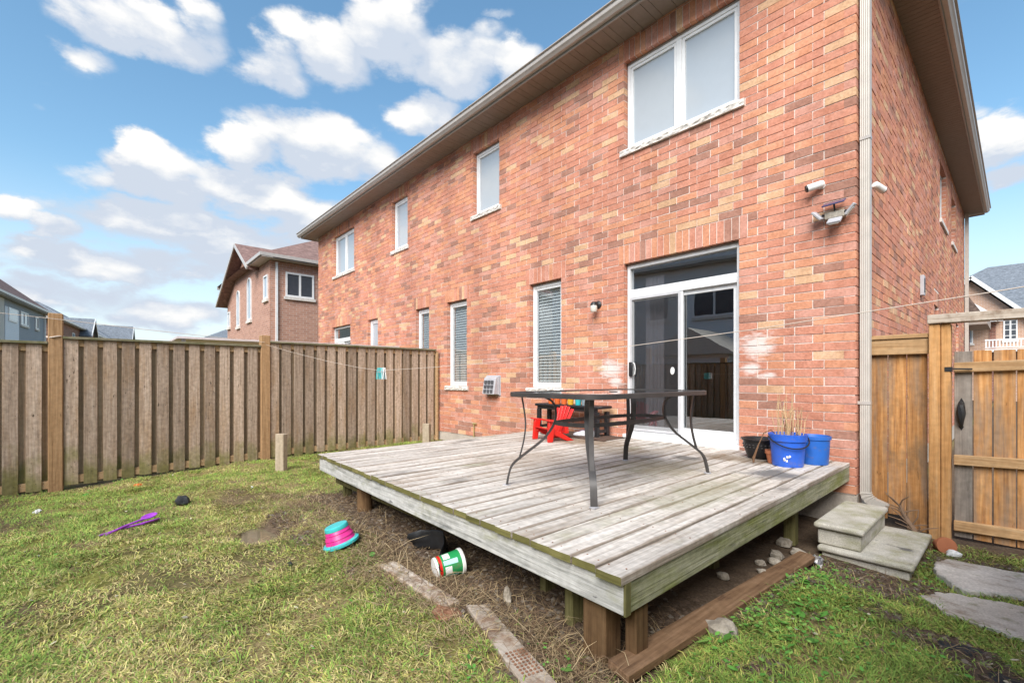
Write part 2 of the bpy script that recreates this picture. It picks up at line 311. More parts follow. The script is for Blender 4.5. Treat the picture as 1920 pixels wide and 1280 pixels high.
plain('blue_plastic', (.025,.12,.60), rough=.38, spec=.5); plain('blue_plastic_light', (.022,.13,.50), rough=.45)
plain('white_plastic', (.78,.78,.77), rough=.35); plain('green_print', (.02,.28,.085), rough=.35)
plain('terracotta', (.42,.15,.07), rough=.85); plain('terracotta_inside', (.30,.05,.025), rough=.8)
plain('rope', (.60,.51,.44), rough=.9); plain('grey_vent', (.42,.42,.45), rough=.5); plain('vent_shadow', (.08,.08,.09), rough=.7)
plain('solar_blue', (.02,.035,.12), rough=.15, spec=.8); plain('lamp_glass', (.62,.60,.54), rough=.12, spec=.8)
plain('pipe_yellow', (.36,.29,.12), rough=.6); plain('foil', (.55,.55,.57), rough=.28, metal=.8, bump=.3)
plain('straw_stem', (.52,.37,.21), rough=.95, var=.3); plain('brown_stem', (.16,.085,.045), rough=.95, var=.3)
plain('twig', (.20,.13,.085), rough=.95, var=.3)
noise_mat('stone', [(.3,(.24,.21,.17)),(.7,(.44,.40,.34))], scale=(14,14,14), rough=.95, bump=.5, bscale=50, fine=.2)
noise_mat('dark_cloth', [(.3,(.015,.016,.018)),(.7,(.05,.055,.06))], scale=(12,12,12), rough=.8)
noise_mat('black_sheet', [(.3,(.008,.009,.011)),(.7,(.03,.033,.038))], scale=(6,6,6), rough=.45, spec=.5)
noise_mat('rust', [(.4,(.20,.085,.045)),(.6,(.34,.18,.11))], scale=(40,40,40), rough=.9)
plain('muddy_water', (.20,.165,.11), rough=.03, spec=.9, var=.15)
plain('shoe_white', (.70,.70,.73), rough=.6); plain('shoe_purple', (.16,.05,.16), rough=.7); plain('rug_brown', (.09,.055,.04), rough=.95)
plain('canopy_sheet', (.70,.62,.62), rough=.4)
noise_mat('ground_mat', [(.25,(.55,.5,.45)),(.5,(1,1,1)),(.8,(1.35,1.3,1.2))], scale=(9,9,9), detail=8, rough=.97, bump=.9, bscale=26, attr='Col', fine=.3, fscale=70, spec=.1, nrough=.7)

def leaf_mat(name, rough=.75):
    m = bpy.data.materials.new(name); m.use_nodes = True; MT[name] = m
    nt = m.node_tree; L = nt.links; b = nt.nodes['Principled BSDF']
    at = nt.nodes.new('ShaderNodeAttribute'); at.attribute_name = 'Col'
    nz = nt.nodes.new('ShaderNodeTexNoise'); nz.inputs['Scale'].default_value = 90
    g = nt.nodes.new('ShaderNodeNewGeometry'); L.new(g.outputs['Position'], nz.inputs['Vector'])
    r = nt.nodes.new('ShaderNodeMapRange'); r.inputs['To Min'].default_value = .75; r.inputs['To Max'].default_value = 1.25; L.new(nz.outputs[0], r.inputs['Value'])
    h = nt.nodes.new('ShaderNodeHueSaturation'); L.new(at.outputs['Color'], h.inputs['Color']); L.new(r.outputs[0], h.inputs['Value'])
    L.new(h.outputs[0], b.inputs['Base Color']); b.inputs['Roughness'].default_value = rough; b.inputs['Specular IOR Level'].default_value = .25
    return m
leaf_mat('grass_blade'); leaf_mat('weed_leaf', .6)

def glass_mat(name, tint=(.9,.93,.95), gain=2.6, base=.20):
    m = bpy.data.materials.new(name); m.use_nodes = True; MT[name] = m
    nt = m.node_tree; L = nt.links; nt.nodes.remove(nt.nodes['Principled BSDF'])
    out = nt.nodes['Material Output']
    t = nt.nodes.new('ShaderNodeBsdfTransparent'); t.inputs[0].default_value = (*tint, 1)
    g = nt.nodes.new('ShaderNodeBsdfGlossy'); g.inputs['Roughness'].default_value = .0; g.inputs['Color'].default_value = (.93,.96,.98,1)
    nz = nt.nodes.new('ShaderNodeTexNoise'); nz.inputs['Scale'].default_value = 1.6
    bn = nt.nodes.new('ShaderNodeBump'); bn.inputs['Strength'].default_value = .04; bn.inputs['Distance'].default_value = .02
    tc = nt.nodes.new('ShaderNodeNewGeometry'); L.new(tc.outputs['Position'], nz.inputs['Vector']); L.new(nz.outputs[0], bn.inputs['Height']); L.new(bn.outputs[0], g.inputs['Normal'])
    f = nt.nodes.new('ShaderNodeFresnel'); f.inputs['IOR'].default_value = 1.52
    a = nt.nodes.new('ShaderNodeMath'); a.operation = 'MULTIPLY_ADD'; a.use_clamp = True; L.new(f.outputs[0], a.inputs[0]); a.inputs[1].default_value = gain; a.inputs[2].default_value = base
    mx = nt.nodes.new('ShaderNodeMixShader'); L.new(a.outputs[0], mx.inputs[0]); L.new(t.outputs[0], mx.inputs[1]); L.new(g.outputs[0], mx.inputs[2])
    bf = nt.nodes.new('ShaderNodeMath'); bf.operation = 'SUBTRACT'; bf.inputs[0].default_value = 1.0; L.new(tc.outputs['Backfacing'], bf.inputs[1])
    ml = nt.nodes.new('ShaderNodeMath'); ml.operation = 'MULTIPLY'; L.new(a.outputs[0], ml.inputs[0]); L.new(bf.outputs[0], ml.inputs[1]); L.new(ml.outputs[0], mx.inputs[0])
    L.new(mx.outputs[0], out.inputs['Surface']); return m
glass_mat('window_glass'); glass_mat('table_glass', (.42,.42,.43), 1.9, .05)
def screen_mat():
    m = bpy.data.materials.new('insect_screen'); m.use_nodes = True; MT['insect_screen'] = m
    nt = m.node_tree; L = nt.links; b = nt.nodes['Principled BSDF']; out = nt.nodes['Material Output']
    b.inputs['Base Color'].default_value = (.05,.05,.055,1); b.inputs['Roughness'].default_value = .7
    t = nt.nodes.new('ShaderNodeBsdfTransparent'); mx = nt.nodes.new('ShaderNodeMixShader'); mx.inputs[0].default_value = .2
    L.new(t.outputs[0], mx.inputs[1]); L.new(b.outputs[0], mx.inputs[2]); L.new(mx.outputs[0], out.inputs['Surface'])
screen_mat()

def far_brick(name, c1, c2, mortar):
    m = bpy.data.materials.new(name); m.use_nodes = True; MT[name] = m
    nt = m.node_tree; L = nt.links; b = nt.nodes['Principled BSDF']
    tc = nt.nodes.new('ShaderNodeTexCoord'); s = nt.nodes.new('ShaderNodeSeparateXYZ'); L.new(tc.outputs['Object'], s.inputs[0])
    a = nt.nodes.new('ShaderNodeMath'); L.new(s.outputs[0], a.inputs[0]); L.new(s.outputs[1], a.inputs[1])
    cb = nt.nodes.new('ShaderNodeCombineXYZ'); L.new(a.outputs[0], cb.inputs[0]); L.new(s.outputs[2], cb.inputs[1])
    br = nt.nodes.new('ShaderNodeTexBrick'); L.new(cb.outputs[0], br.inputs['Vector']); br.inputs['Scale'].default_value = 1.0
    br.inputs['Brick Width'].default_value = .267; br.inputs['Row Height'].default_value = .0886; br.inputs['Mortar Size'].default_value = .006; br.inputs['Bias'].default_value = -.1
    br.inputs['Color1'].default_value = (*c1, 1); br.inputs['Color2'].default_value = (*c2, 1); br.inputs['Mortar'].default_value = (*mortar, 1)
    L.new(br.outputs['Color'], b.inputs['Base Color']); b.inputs['Roughness'].default_value = .9
    bn = nt.nodes.new('ShaderNodeBump'); bn.inputs['Strength'].default_value = .5; bn.inputs['Distance'].default_value = .01; bn.invert = True
    L.new(br.outputs['Fac'], bn.inputs['Height']); L.new(bn.outputs[0], b.inputs['Normal'])
far_brick('far_brick_red', (.30,.125,.085), (.17,.075,.055), (.42,.36,.32))
far_brick('far_brick_pink', (.46,.25,.18), (.34,.17,.12), (.52,.46,.42))
far_brick('far_brick_tan', (.52,.33,.23), (.40,.24,.17), (.55,.5,.45))
def siding(name, c, pitch=.11):
    m = bpy.data.materials.new(name); m.use_nodes = True; MT[name] = m
    nt = m.node_tree; L = nt.links; b = nt.nodes['Principled BSDF']
    tc = nt.nodes.new('ShaderNodeTexCoord'); s = nt.nodes.new('ShaderNodeSeparateXYZ'); L.new(tc.outputs['Object'], s.inputs[0])
    d = nt.nodes.new('ShaderNodeMath'); d.operation = 'DIVIDE'; L.new(s.outputs[2], d.inputs[0]); d.inputs[1].default_value = pitch
    f = nt.nodes.new('ShaderNodeMath'); f.operation = 'FRACT'; L.new(d.outputs[0], f.inputs[0])
    bn = nt.nodes.new('ShaderNodeBump'); bn.inputs['Strength'].default_value = 1; bn.inputs['Distance'].default_value = .03; bn.invert = True; L.new(f.outputs[0], bn.inputs['Height']); L.new(bn.outputs[0], b.inputs['Normal'])
    cr = nt.nodes.new('ShaderNodeValToRGB'); L.new(f.outputs[0], cr.inputs[0]); e = cr.color_ramp.elements
    e[0].color = (*[x*.88 for x in c], 1); e[0].position = .0; e[1].color = (*c, 1); e[1].position = .12  # lap shadow painted in as a darker lower edge on each board
    L.new(cr.outputs[0], b.inputs['Base Color']); b.inputs['Roughness'].default_value = .7
siding('siding_grey', (.24,.26,.28)); siding('siding_pale', (.66,.68,.70)); siding('siding_white', (.68,.70,.72)); siding('siding_beige', (.50,.46,.40))
noise_mat('far_shingle_brown', [(.3,(.15,.09,.08)),(.7,(.26,.17,.15))], scale=(3,3,14), coord='obj', rough=.95, fine=.25, fscale=9)
noise_mat('far_shingle_grey', [(.3,(.11,.13,.155)),(.7,(.20,.225,.26))], scale=(3,3,14), coord='obj', rough=.95, fine=.25, fscale=9)
plain('far_glass', (.30,.36,.43), rough=.08, spec=.9); plain('far_glass_dark', (.06,.07,.085), rough=.1, spec=.8)

# ------------------------------------------------------------------ geometry helpers
class MB:
    def __init__(s): s.v = []; s.f = []; s.m = []
    def add(s, vs, fs, mi=0):
        o = len(s.v); s.v += [tuple(p) for p in vs]
        for f in fs: s.f.append(tuple(o+i for i in f)); s.m.append(mi)
        return s
    def box(s, x0, x1, y0, y1, z0, z1, mi=0, skip=()):
        vs = [(x0,y0,z0),(x1,y0,z0),(x1,y1,z0),(x0,y1,z0),(x0,y0,z1),(x1,y0,z1),(x1,y1,z1),(x0,y1,z1)]
        fs = {'b':(3,2,1,0),'t':(4,5,6,7),'f':(0,1,5,4),'r':(1,2,6,5),'k':(2,3,7,6),'l':(3,0,4,7)}
        return s.add(vs, [q for k, q in fs.items() if k not in skip], mi)
    def hexa(s, lo, hi, mi=0):          # two quads (bottom, top) -> closed solid
        vs = list(lo)+list(hi); return s.add(vs, [(3,2,1,0),(4,5,6,7),(0,1,5,4),(1,2,6,5),(2,3,7,6),(3,0,4,7)], mi)
    def bar(s, a, b, w, h, up=(0,0,1), mi=0):
        a, b = Vector(a), Vector(b); d = (b-a).normalized(); u = Vector(up)
        sd = d.cross(u)
        if sd.length < 1e-4: sd = d.cross(Vector((1,0,0)))
        sd.normalize(); u = sd.cross(d).normalized(); sd = sd*(w/2); u = u*(h/2)
        return s.hexa([a-sd-u, a+sd-u, a+sd+u, a-sd+u], [b-sd-u, b+sd-u, b+sd+u, b-sd+u], mi)
    def sweep(s, pts, w, h, side, mi=0): # rectangular bar along a polyline, fixed side vector (width)
        sd = Vector(side).normalized(); P = [Vector(p) for p in pts]; rings = []
        for i, p in enumerate(P):
            d = (P[min(i+1,len(P)-1)]-P[max(i-1,0)]).normalized(); n = d.cross(sd).normalized()
            rings.append([p-sd*w/2-n*h/2, p+sd*w/2-n*h/2, p+sd*w/2+n*h/2, p-sd*w/2+n*h/2])
        vs = [q for r in rings for q in r]; fs = []
        for i in range(len(P)-1):
            for k in range(4): fs.append((i*4+k, i*4+(k+1)%4, i*4+4+(k+1)%4, i*4+4+k))
        n = (len(P)-1)*4; fs += [(3,2,1,0), (n,n+1,n+2,n+3)]
        return s.add(vs, fs, mi)
    def tube(s, pts, r, n=8, mi=0, cap=True):
        P = [Vector(p) for p in pts]; rr = r if isinstance(r, (list, tuple)) else [r]*len(P); vs = []; fs = []
        ref = Vector((.31,.52,.79))
        for i, p in enumerate(P):
            d = (P[min(i+1,len(P)-1)]-P[max(i-1,0)]).normalized()
            a = d.cross(ref)
            if a.length < .05: a = d.cross(Vector((1,0,0)))
            a.normalize(); b = d.cross(a)
            for k in range(n): t = 2*math.pi*k/n; vs.append(p+(a*math.cos(t)+b*math.sin(t))*rr[i])
        for i in range(len(P)-1):
            for k in range(n): fs.append((i*n+k, i*n+(k+1)%n, (i+1)*n+(k+1)%n, (i+1)*n+k))
        if cap: fs += [tuple(range(n-1,-1,-1)), tuple((len(P)-1)*n+k for k in range(n))]
        return s.add(vs, fs, mi)
    def lathe(s, prof, n=24, c=(0,0,0), mi=0, mat=None):   # prof [(r,z)], optional 4x4
        vs = []; fs = []
        for (r, z) in prof:
            for k in range(n):
                t = 2*math.pi*k/n; p = Vector((r*math.cos(t), r*math.sin(t), z))
                if mat is not None: p = mat @ p
                vs.append(p+Vector(c))
        for i in range(len(prof)-1):
            for k in range(n): fs.append((i*n+k, i*n+(k+1)%n, (i+1)*n+(k+1)%n, (i+1)*n+k))
        fs.append(tuple(range(n-1,-1,-1))); fs.append(tuple((len(prof)-1)*n+k for k in range(n)))
        return s.add(vs, fs, mi)
    def blob(s, c, rx, ry, rz, jit=.2, seg=9, ring=6, mi=0, rnd=None):
        rnd = rnd or random; vs = [(c[0],c[1],c[2]-rz)]; fs = []
        for i in range(1, ring):
            ph = math.pi*i/ring-math.pi/2
            for k in range(seg):
                t = 2*math.pi*k/seg; q = 1+rnd.uniform(-jit, jit)
                vs.append((c[0]+rx*q*math.cos(ph)*math.cos(t), c[1]+ry*q*math.cos(ph)*math.sin(t), c[2]+rz*q*math.sin(ph)))
        vs.append((c[0],c[1],c[2]+rz)); n = len(vs)-1
        for k in range(seg): fs.append((0, 1+(k+1)%seg, 1+k)); fs.append((n, n-seg+k, n-seg+(k+1)%seg))
        for i in range(ring-2):
            for k in range(seg): a = 1+i*seg; fs.append((a+k, a+(k+1)%seg, a+seg+(k+1)%seg, a+seg+k))
        return s.add(vs, fs, mi)
    def mesh(s, name, mats, smooth=False, ang=35):
        me = bpy.data.meshes.new(name); me.from_pydata(s.v, [], s.f)
        for m in (mats if isinstance(mats, (list, tuple)) else [mats]): me.materials.append(MT[m] if isinstance(m, str) else m)
        me.polygons.foreach_set('material_index', s.m)
        bm = bmesh.new(); bm.from_mesh(me); bmesh.ops.recalc_face_normals(bm, faces=bm.faces); bm.to_mesh(me); bm.free()
        if smooth:
            me.polygons.foreach_set('use_smooth', [True]*len(me.polygons)); me.set_sharp_from_angle(angle=R(ang))
        me.update(); return me
    def build(s, name, mats, parent=None, smooth=False, bevel=0, seg=1, ang=35):
        return link(name, s.mesh(name, mats, smooth, ang), parent, bevel=bevel, seg=seg)
def link(name, me, parent=None, loc=None, bevel=0, seg=1):
    o = bpy.data.objects.new(name, me); col.objects.link(o)
    if parent is not None: o.parent = parent
    if loc is not None: o.location = loc
    if bevel:
        b = o.modifiers.new('bevel', 'BEVEL'); b.width = bevel; b.segments = seg; b.limit_method = 'ANGLE'; b.angle_limit = R(40)
        if seg > 1: me.polygons.foreach_set('use_smooth', [True]*len(me.polygons)); b.harden_normals = False; me.set_sharp_from_angle(angle=R(60))
    return o
def tag(o, label=None, cat=None, group=None, kind=None):
    if label: o['label'] = label
    if cat: o['category'] = cat
    if group: o['group'] = group
    if kind: o['kind'] = kind
    return o
def thing(name, label, cat, loc=(0,0,0), rz=0, group=None):
    o = bpy.data.objects.new(name, None); col.objects.link(o); o.location = loc; o.rotation_euler = (0,0,rz)
    o.empty_display_size = .1
    return tag(o, label, cat, group)

# smooth value noise for numpy
_vn = {}
def vnoise(x, y, sc, seed=0):
    if seed not in _vn: _vn[seed] = np.random.default_rng(seed+100).random((128,128))
    G = _vn[seed]; X = np.asarray(x)*sc+500; Y = np.asarray(y)*sc+500
    xi = np.floor(X).astype(int); yi = np.floor(Y).astype(int); fx = X-xi; fy = Y-yi
    fx = fx*fx*(3-2*fx); fy = fy*fy*(3-2*fy)
    g = lambda a, b: G[a % 128, b % 128]
    return (g(xi,yi)*(1-fx)+g(xi+1,yi)*fx)*(1-fy)+(g(xi,yi+1)*(1-fx)+g(xi+1,yi+1)*fx)*fy
def fbm(x, y, sc, seed=0): return .55*vnoise(x,y,sc,seed)+.28*vnoise(x,y,sc*2.1,seed+1)+.17*vnoise(x,y,sc*4.3,seed+2)
def sstep(a, b, t): t = np.clip((t-a)/(b-a), 0, 1); return t*t*(3-2*t)

# ------------------------------------------------------------------ ground
CTRL = np.array([(-7.4,0,-.05),(-7.4,-1.7,-.05),(-7.4,-3.4,-.08),(-7.4,-4.7,-.13),(-7.4,-6,-.20),(-7.4,-8,-.25),(-4,-8,-.2),(1.4,-8,-.1),(-.15,-3.8,-.01),(-.5,-4.3,0),(-3.2,-3.7,.0),(-5.5,-3.5,-.06),
    (-4.3,-5.2,-.09),(-2.2,-4.8,-.05),(-5.7,-6,-.14),(.6,-1.1,-.19),(.6,.1,-.18),(1.1,-1.2,-.155),(1.0,-1.8,-.14),(.1,-1.4,-.17),(.9,-2.5,-.03),(.2,-3.0,-.02),(.2,-2.1,-.06),(-2,-1.8,.0),(-6,-.5,.0),(-3.5,-.3,.02),(.6,3,-.2),(1.4,8,-.2),(1.2,-4.5,0.)])
def gz(x, y):
    x = np.asarray(x, float); y = np.asarray(y, float)
    num = np.zeros(np.broadcast(x, y).shape); den = num*0+1e-9
    for cx, cy, cz in CTRL:
        w = 1/((x-cx)**2+(y-cy)**2+.12)**1.6; num = num+w*cz; den = den+w
    far = sstep(9, 30, np.hypot(x+3, y+4))
    z = (num/den)*(1-far)+(-.2)*far
    near = 1-sstep(8, 12, np.hypot(x+3, y+4))
    z = z+near*((fbm(x,y,1.3,3)-.5)*.05+(fbm(x,y,6,7)-.5)*.02)
    hole = np.exp(-(((x+3.42)/.34)**2+((y+4.40)/.22)**2+(vnoise(x,y,4,15)-.5)*.9)**1.3) if False else np.exp(-np.clip(((x+3.42)/.34)**2+((y+4.40)/.22)**2+(vnoise(x,y,4,15)-.5)*.9,0,9)**1.4)
    z = z-hole*.13
    mound = np.exp(-(((x+3.65)/.30)**2+((y+4.20)/.16)**2))*.03
    return z+mound
def G(x, y): return float(gz(x, y))
def dirtmask(x, y):
    x = np.asarray(x, float); y = np.asarray(y, float); n = (fbm(x,y,2.6,21)-.5)
    edge = -3.74-.26*sstep(-3.2, -1.2, x)
    under = sstep(edge-.10, edge+.06, y+n*.30)*sstep(-4.35, -4.05, x+n*.3)*(1-sstep(-.02, .16, x+n*.35))
    left = sstep(-.9, -.3, y+n*.5)*sstep(-7.5, -7.2, x)*(1-sstep(-.1,.1,x))*.8
    steps = (1-sstep(.55, .95, np.hypot((x-.22)/.75, (y+1.35)/.52)+n*.6))
    fen = (1-sstep(.05, .22, np.abs(x+7.36)+n*.25))*.6
    pud = 1-sstep(.22, .50, np.hypot((x+3.45), (y+4.35)/.72)+n*.6)
    pat = np.maximum(sstep(.60, .72, fbm(x,y,1.1,33))*.62, sstep(.66,.76,fbm(x,y,3.4,35))*.6)
    gate = sstep(-.30, .10, y+n*.4)*sstep(.0,.2,x)
    sp = np.maximum(1-sstep(.10,.20,np.hypot((x-.87)/1.3,(y+2.36))+n*.2), 1-sstep(.10,.22,np.hypot((x-1.04)/1.2,(y+2.55))+n*.2))
    return np.clip(np.maximum.reduce([under, left, steps, fen, pud, pat, gate, sp]), 0, 1)
def axis(fine0, fine1, step, out):
    a = list(np.arange(fine0, fine1+1e-6, step)); d = step; hi = fine1; lo = fine0; R_ = []; L_ = []
    while hi < out: d *= 1.35; hi += d; R_.append(hi); 
    d = step
    while lo > -out: d *= 1.35; lo -= d; L_.append(lo)
    return np.array(L_[::-1]+a+R_)
gx = axis(-8.0, 2.2, .05, 900); gy = axis(-8.6, .8, .05, 900)
GXm, GYm = np.meshgrid(gx, gy, indexing='ij'); GZm = gz(GXm, GYm)
nx, ny = GXm.shape
me = bpy.data.meshes.new('ground')
idx = np.arange(nx*ny).reshape(nx, ny)
quads = np.stack([idx[:-1,:-1], idx[1:,:-1], idx[1:,1:], idx[:-1,1:]], -1).reshape(-1, 4)
def fast_mesh(me, V, F):
    k = F.shape[1]
    me.vertices.add(len(V)); me.vertices.foreach_set('co', np.ascontiguousarray(V, np.float32).ravel())
    me.loops.add(F.size); me.loops.foreach_set('vertex_index', np.ascontiguousarray(F, np.int32).ravel())
    me.polygons.add(len(F)); me.polygons.foreach_set('loop_start', np.arange(0, F.size, k, dtype=np.int32))
    me.update(calc_edges=True); me.validate()
fast_mesh(me, np.stack([GXm, GYm, GZm], -1).reshape(-1, 3), quads)
me.polygons.foreach_set('use_smooth', np.ones(len(me.polygons), bool))
dm = dirtmask(GXm, GYm).ravel(); nn = fbm(GXm, GYm, 1.7, 41).ravel(); n2 = fbm(GXm, GYm, 9, 51).ravel()
gcol = np.empty((nx*ny, 4), np.float32)
c_thatch = np.array([.235,.185,.09]); c_moss = np.array([.17,.17,.045]); c_dirt = np.array([.062,.043,.030]); c_dirt2 = np.array([.135,.10,.072])
mossm = sstep(.42, .66, nn)[:,None]
base = c_thatch*(1-mossm)+c_moss*mossm
dirt = c_dirt*(1-n2[:,None])+c_dirt2*n2[:,None]
gcol[:,:3] = base*(1-dm[:,None])+dirt*dm[:,None]; gcol[:,3] = 1
at = me.attributes.new('Col', 'FLOAT_COLOR', 'POINT'); at.data.foreach_set('color', gcol.ravel())
me.materials.append(MT['ground_mat'])
ground = link('ground', me); tag(ground, kind='structure')

# ------------------------------------------------------------------ the brick house
BASE = .135; CH = .08857; BL = .267; NC = 66
FRONT_OPEN = [  # x0,x1,z0(sill top),z1(head), kind
    (-2.655,-1.10, 4.473,5.715,'double'), (-6.152,-5.372,4.473,5.715,'single'), (-9.533,-8.766,4.473,5.715,'single'), (-13.436,-11.883,4.473,5.715,'double'),
    (-4.559,-3.843,1.12,2.88,'blind'), (-7.072,-6.379,1.12,2.88,'blind'), (-8.367,-7.80,1.12,2.88,'blind'), (-10.946,-10.35,1.12,2.88,'plain'),
    (-2.655,-1.105,.47,2.88,'door'), (-13.56,-12.15,.47,2.88,'door2')]
SIDE_OPEN = [(7.02,8.20,4.473,5.65,'side'), (9.35,10.35,4.473,5.58,'side'), (6.15,6.75,1.15,2.66,'side'), (10.5,11.2,1.15,2.66,'side')]
HX0, HX1, HD = -14.81, 0.0, 13.05
house = thing('brick_house', 'red brick two-storey semi-detached house with sliding patio door and pale grey eaves', 'house', (0,0,0))
def solids(u0, u1, z0, z1, opens, inset):
    us = sorted({u0, u1, *[o[0]-inset for o in opens], *[o[1]+inset for o in opens]}); out = []
    for a, b in zip(us[:-1], us[1:]):
        zs = [(z0, z0)]; mid = (a+b)/2
        cut = sorted((o[2]-inset, o[3]+inset) for o in opens if o[0]-inset <= mid <= o[1]+inset)
        z = z0
        for c0, c1 in cut:
            if c0 > z: out.append((a, b, z, c0))
            z = max(z, c1)
        if z < z1: out.append((a, b, z, z1))
    return out
TOPZ = BASE+NC*CH+.04
fo4 = [(o[0],o[1],(o[2]-CH if o[4] not in ('door','door2') else o[2]),o[3]) for o in FRONT_OPEN]
so4 = [(o[0],o[1],o[2]-CH,o[3]) for o in SIDE_OPEN]
mb = MB()
for a, b, z0, z1 in solids(HX0+.006, HX1-.012, BASE-.004, TOPZ, [(o[0],o[1],o[2]+CH if o[2] > .6 else o[2],o[3]) for o in fo4], .008): mb.box(a, b, .006, .098, z0, z1)
rear_wall = mb.build('rear_wall', 'mortar', house)
mb = MB()
for a, b, z0, z1 in solids(.05, HD-.006, BASE-.004, TOPZ, [(o[0],o[1],o[2]+CH,o[3]) for o in so4], .008): mb.box(-.098, -.006, a, b, z0, z1)
side_wall = mb.build('side_wall', 'mortar', house)
mb = MB(); mb.box(HX0, HX0+.1, .1, HD, BASE, TOPZ); mb.box(HX0, HX1, HD, HD+.1, BASE, TOPZ)
mb.build('far_walls', 'far_brick_red', house)
MB().box(HX0-.0, HX1+.0, .012, HD, -.6, BASE-.006).build('foundation', 'foundation', house)

# bricks -> list of (x0,x1,y0,y1,z0,z1,tone,wall)
bricks = []
tone_rng = random.Random(5)
def tone():
    return tone_rng.choices(range(5), BRW)[0]
def runs(u0, u1, z0, z1, opens):
    """free intervals of one course"""
    iv = [(u0, u1)]
    for o in opens:
        if o[2] < z1-.02 and o[3] > z0+.02:
            nv = []
            for a, b in iv:
                if o[1] <= a or o[0] >= b: nv.append((a, b)); continue
                if o[0]-a > .03: nv.append((a, o[0]))
                if b-o[1] > .03: nv.append((o[1], b))
            iv = nv
    return iv
def course(u0, u1, anchor, iv):
    """cut a running bond with joints at anchor + k*BL into the free intervals"""
    out = []
    for a, b in iv:
        k = math.floor((a-anchor)/BL); x = anchor+k*BL; cuts = [a]
        while x < b-.045:
            if x > a+.045: cuts.append(x)
            x += BL
        cuts.append(b)
        out += [(p, q) for p, q in zip(cuts[:-1], cuts[1:])]
    return out
SOLD = CH*3
fr_sold = [(o[0]-.095, o[1]+.095, o[3], o[3]+SOLD) for o in FRONT_OPEN]
sd_sold = [(o[0]-.095, o[1]+.095, o[3], o[3]+SOLD) for o in SIDE_OPEN]
J = .0048
sill_cut = [(o[0]-.065, o[1]+.065, o[2]-CH, o[2]) for o in FRONT_OPEN if o[4] not in ('door','door2')]
sill_cut_s = [(o[0]-.065, o[1]+.065, o[2]-CH, o[2]) for o in SIDE_OPEN]
for r in range(NC+1):
    z0 = BASE+r*CH; z1 = min(z0+CH, TOPZ)
    blk = [(o[0],o[1],o[2]-.001,o[3]) for o in fo4]+fr_sold+sill_cut
    even = r % 2 == 0
    end = HX1 if even else HX1-.1
    anchor = (0.0 if even else -.1-BL*.0) - (0 if even else .0335)
    for a, b in course(HX0, end, anchor if even else -.1, runs(HX0, end, z0, z1, blk)):
        bricks.append((a+J, b-(J if b < end-1e-6 else 0.0), 0, .1, z0+J, z1-J, tone(), 'f'))
    blk = [(o[0],o[1],o[2]-.001,o[3]) for o in so4]+sd_sold+sill_cut_s
    beg = .1+2*J if even else 0.0
    for a, b in course(beg, HD, .1+J if even else 0.0, runs(beg, HD, z0, z1, blk)):
        bricks.append((a+(J if a > beg+1e-6 else 0), b-J, -.1, 0, z0+J, z1-J, tone(), 's'))
for sl_, w in ((fr_sold,'f'), (sd_sold,'s')):
    for (a, b, z0, z1) in sl_:
        n = max(3, round((b-a)/CH)); p = (b-a)/n; zt = min(z1, TOPZ)
        for k in range(n): bricks.append((a+k*p+J, a+(k+1)*p-J, 0, .1, z0+J*.3, zt-J, tone_rng.choices(range(5), [.45,.3,.15,.06,.04])[0], w))
def bverts(B, jr):
    u0, u1, d0, d1, z0, z1, t, w = B
    j = lambda s=.0022: jr.uniform(-s, s)
    pr = jr.uniform(-.0022, .0032); tl = jr.uniform(-.0018, .0018)
    if w == 'f':
        x0, x1 = u0+j(), u1-(abs(j()) if u1 < -1e-6 else 0); y = -pr
        return [(x0,y+tl,z0+j()),(x1,y-tl,z0+j()),(x1,.1,z0),(x0,.1,z0),(x0,y+tl,z1+j()),(x1,y-tl,z1+j()),(x1,.1,z1),(x0,.1,z1)]
    y0, y1 = u0+(abs(j()) if u0 > 1e-6 else 0), u1-abs(j()); x = pr
    return [(-.1,y0,z0),(x+tl,y0,z0+j()),(x-tl,y1,z0+j()),(-.1,y1,z0),(-.1,y0,z1),(x+tl,y0,z1+j()),(x-tl,y1,z1+j()),(-.1,y1,z1)]
BF = [(3,2,1,0),(4,5,6,7),(0,1,5,4),(1,2,6,5),(3,0,4,7)]; BS = [(3,2,1,0),(4,5,6,7),(0,1,5,4),(1,2,6,5),(2,3,7,6)]
def parea(B):
    u0, u1, d0, d1, z0, z1, t, w = B
    P = [proj(u0,0,z0), proj(u1,0,z0), proj(u1,0,z1), proj(u0,0,z1)] if w == 'f' else [proj(0,u0,z0), proj(0,u1,z0), proj(0,u1,z1), proj(0,u0,z1)]
    if any(p[2] < .3 or not (-5 < p[0] < 1925 and -5 < p[1] < 1285) for p in P): return 0
    return abs(sum(P[i][0]*P[(i+1)%4][1]-P[(i+1)%4][0]*P[i][1] for i in range(4)))/2
order = sorted(range(len(bricks)), key=lambda i: -parea(bricks[i]))
single = set(order[:300]); jr = random.Random(9)
bulk = {'f': MB(), 's': MB()}; cache = {}
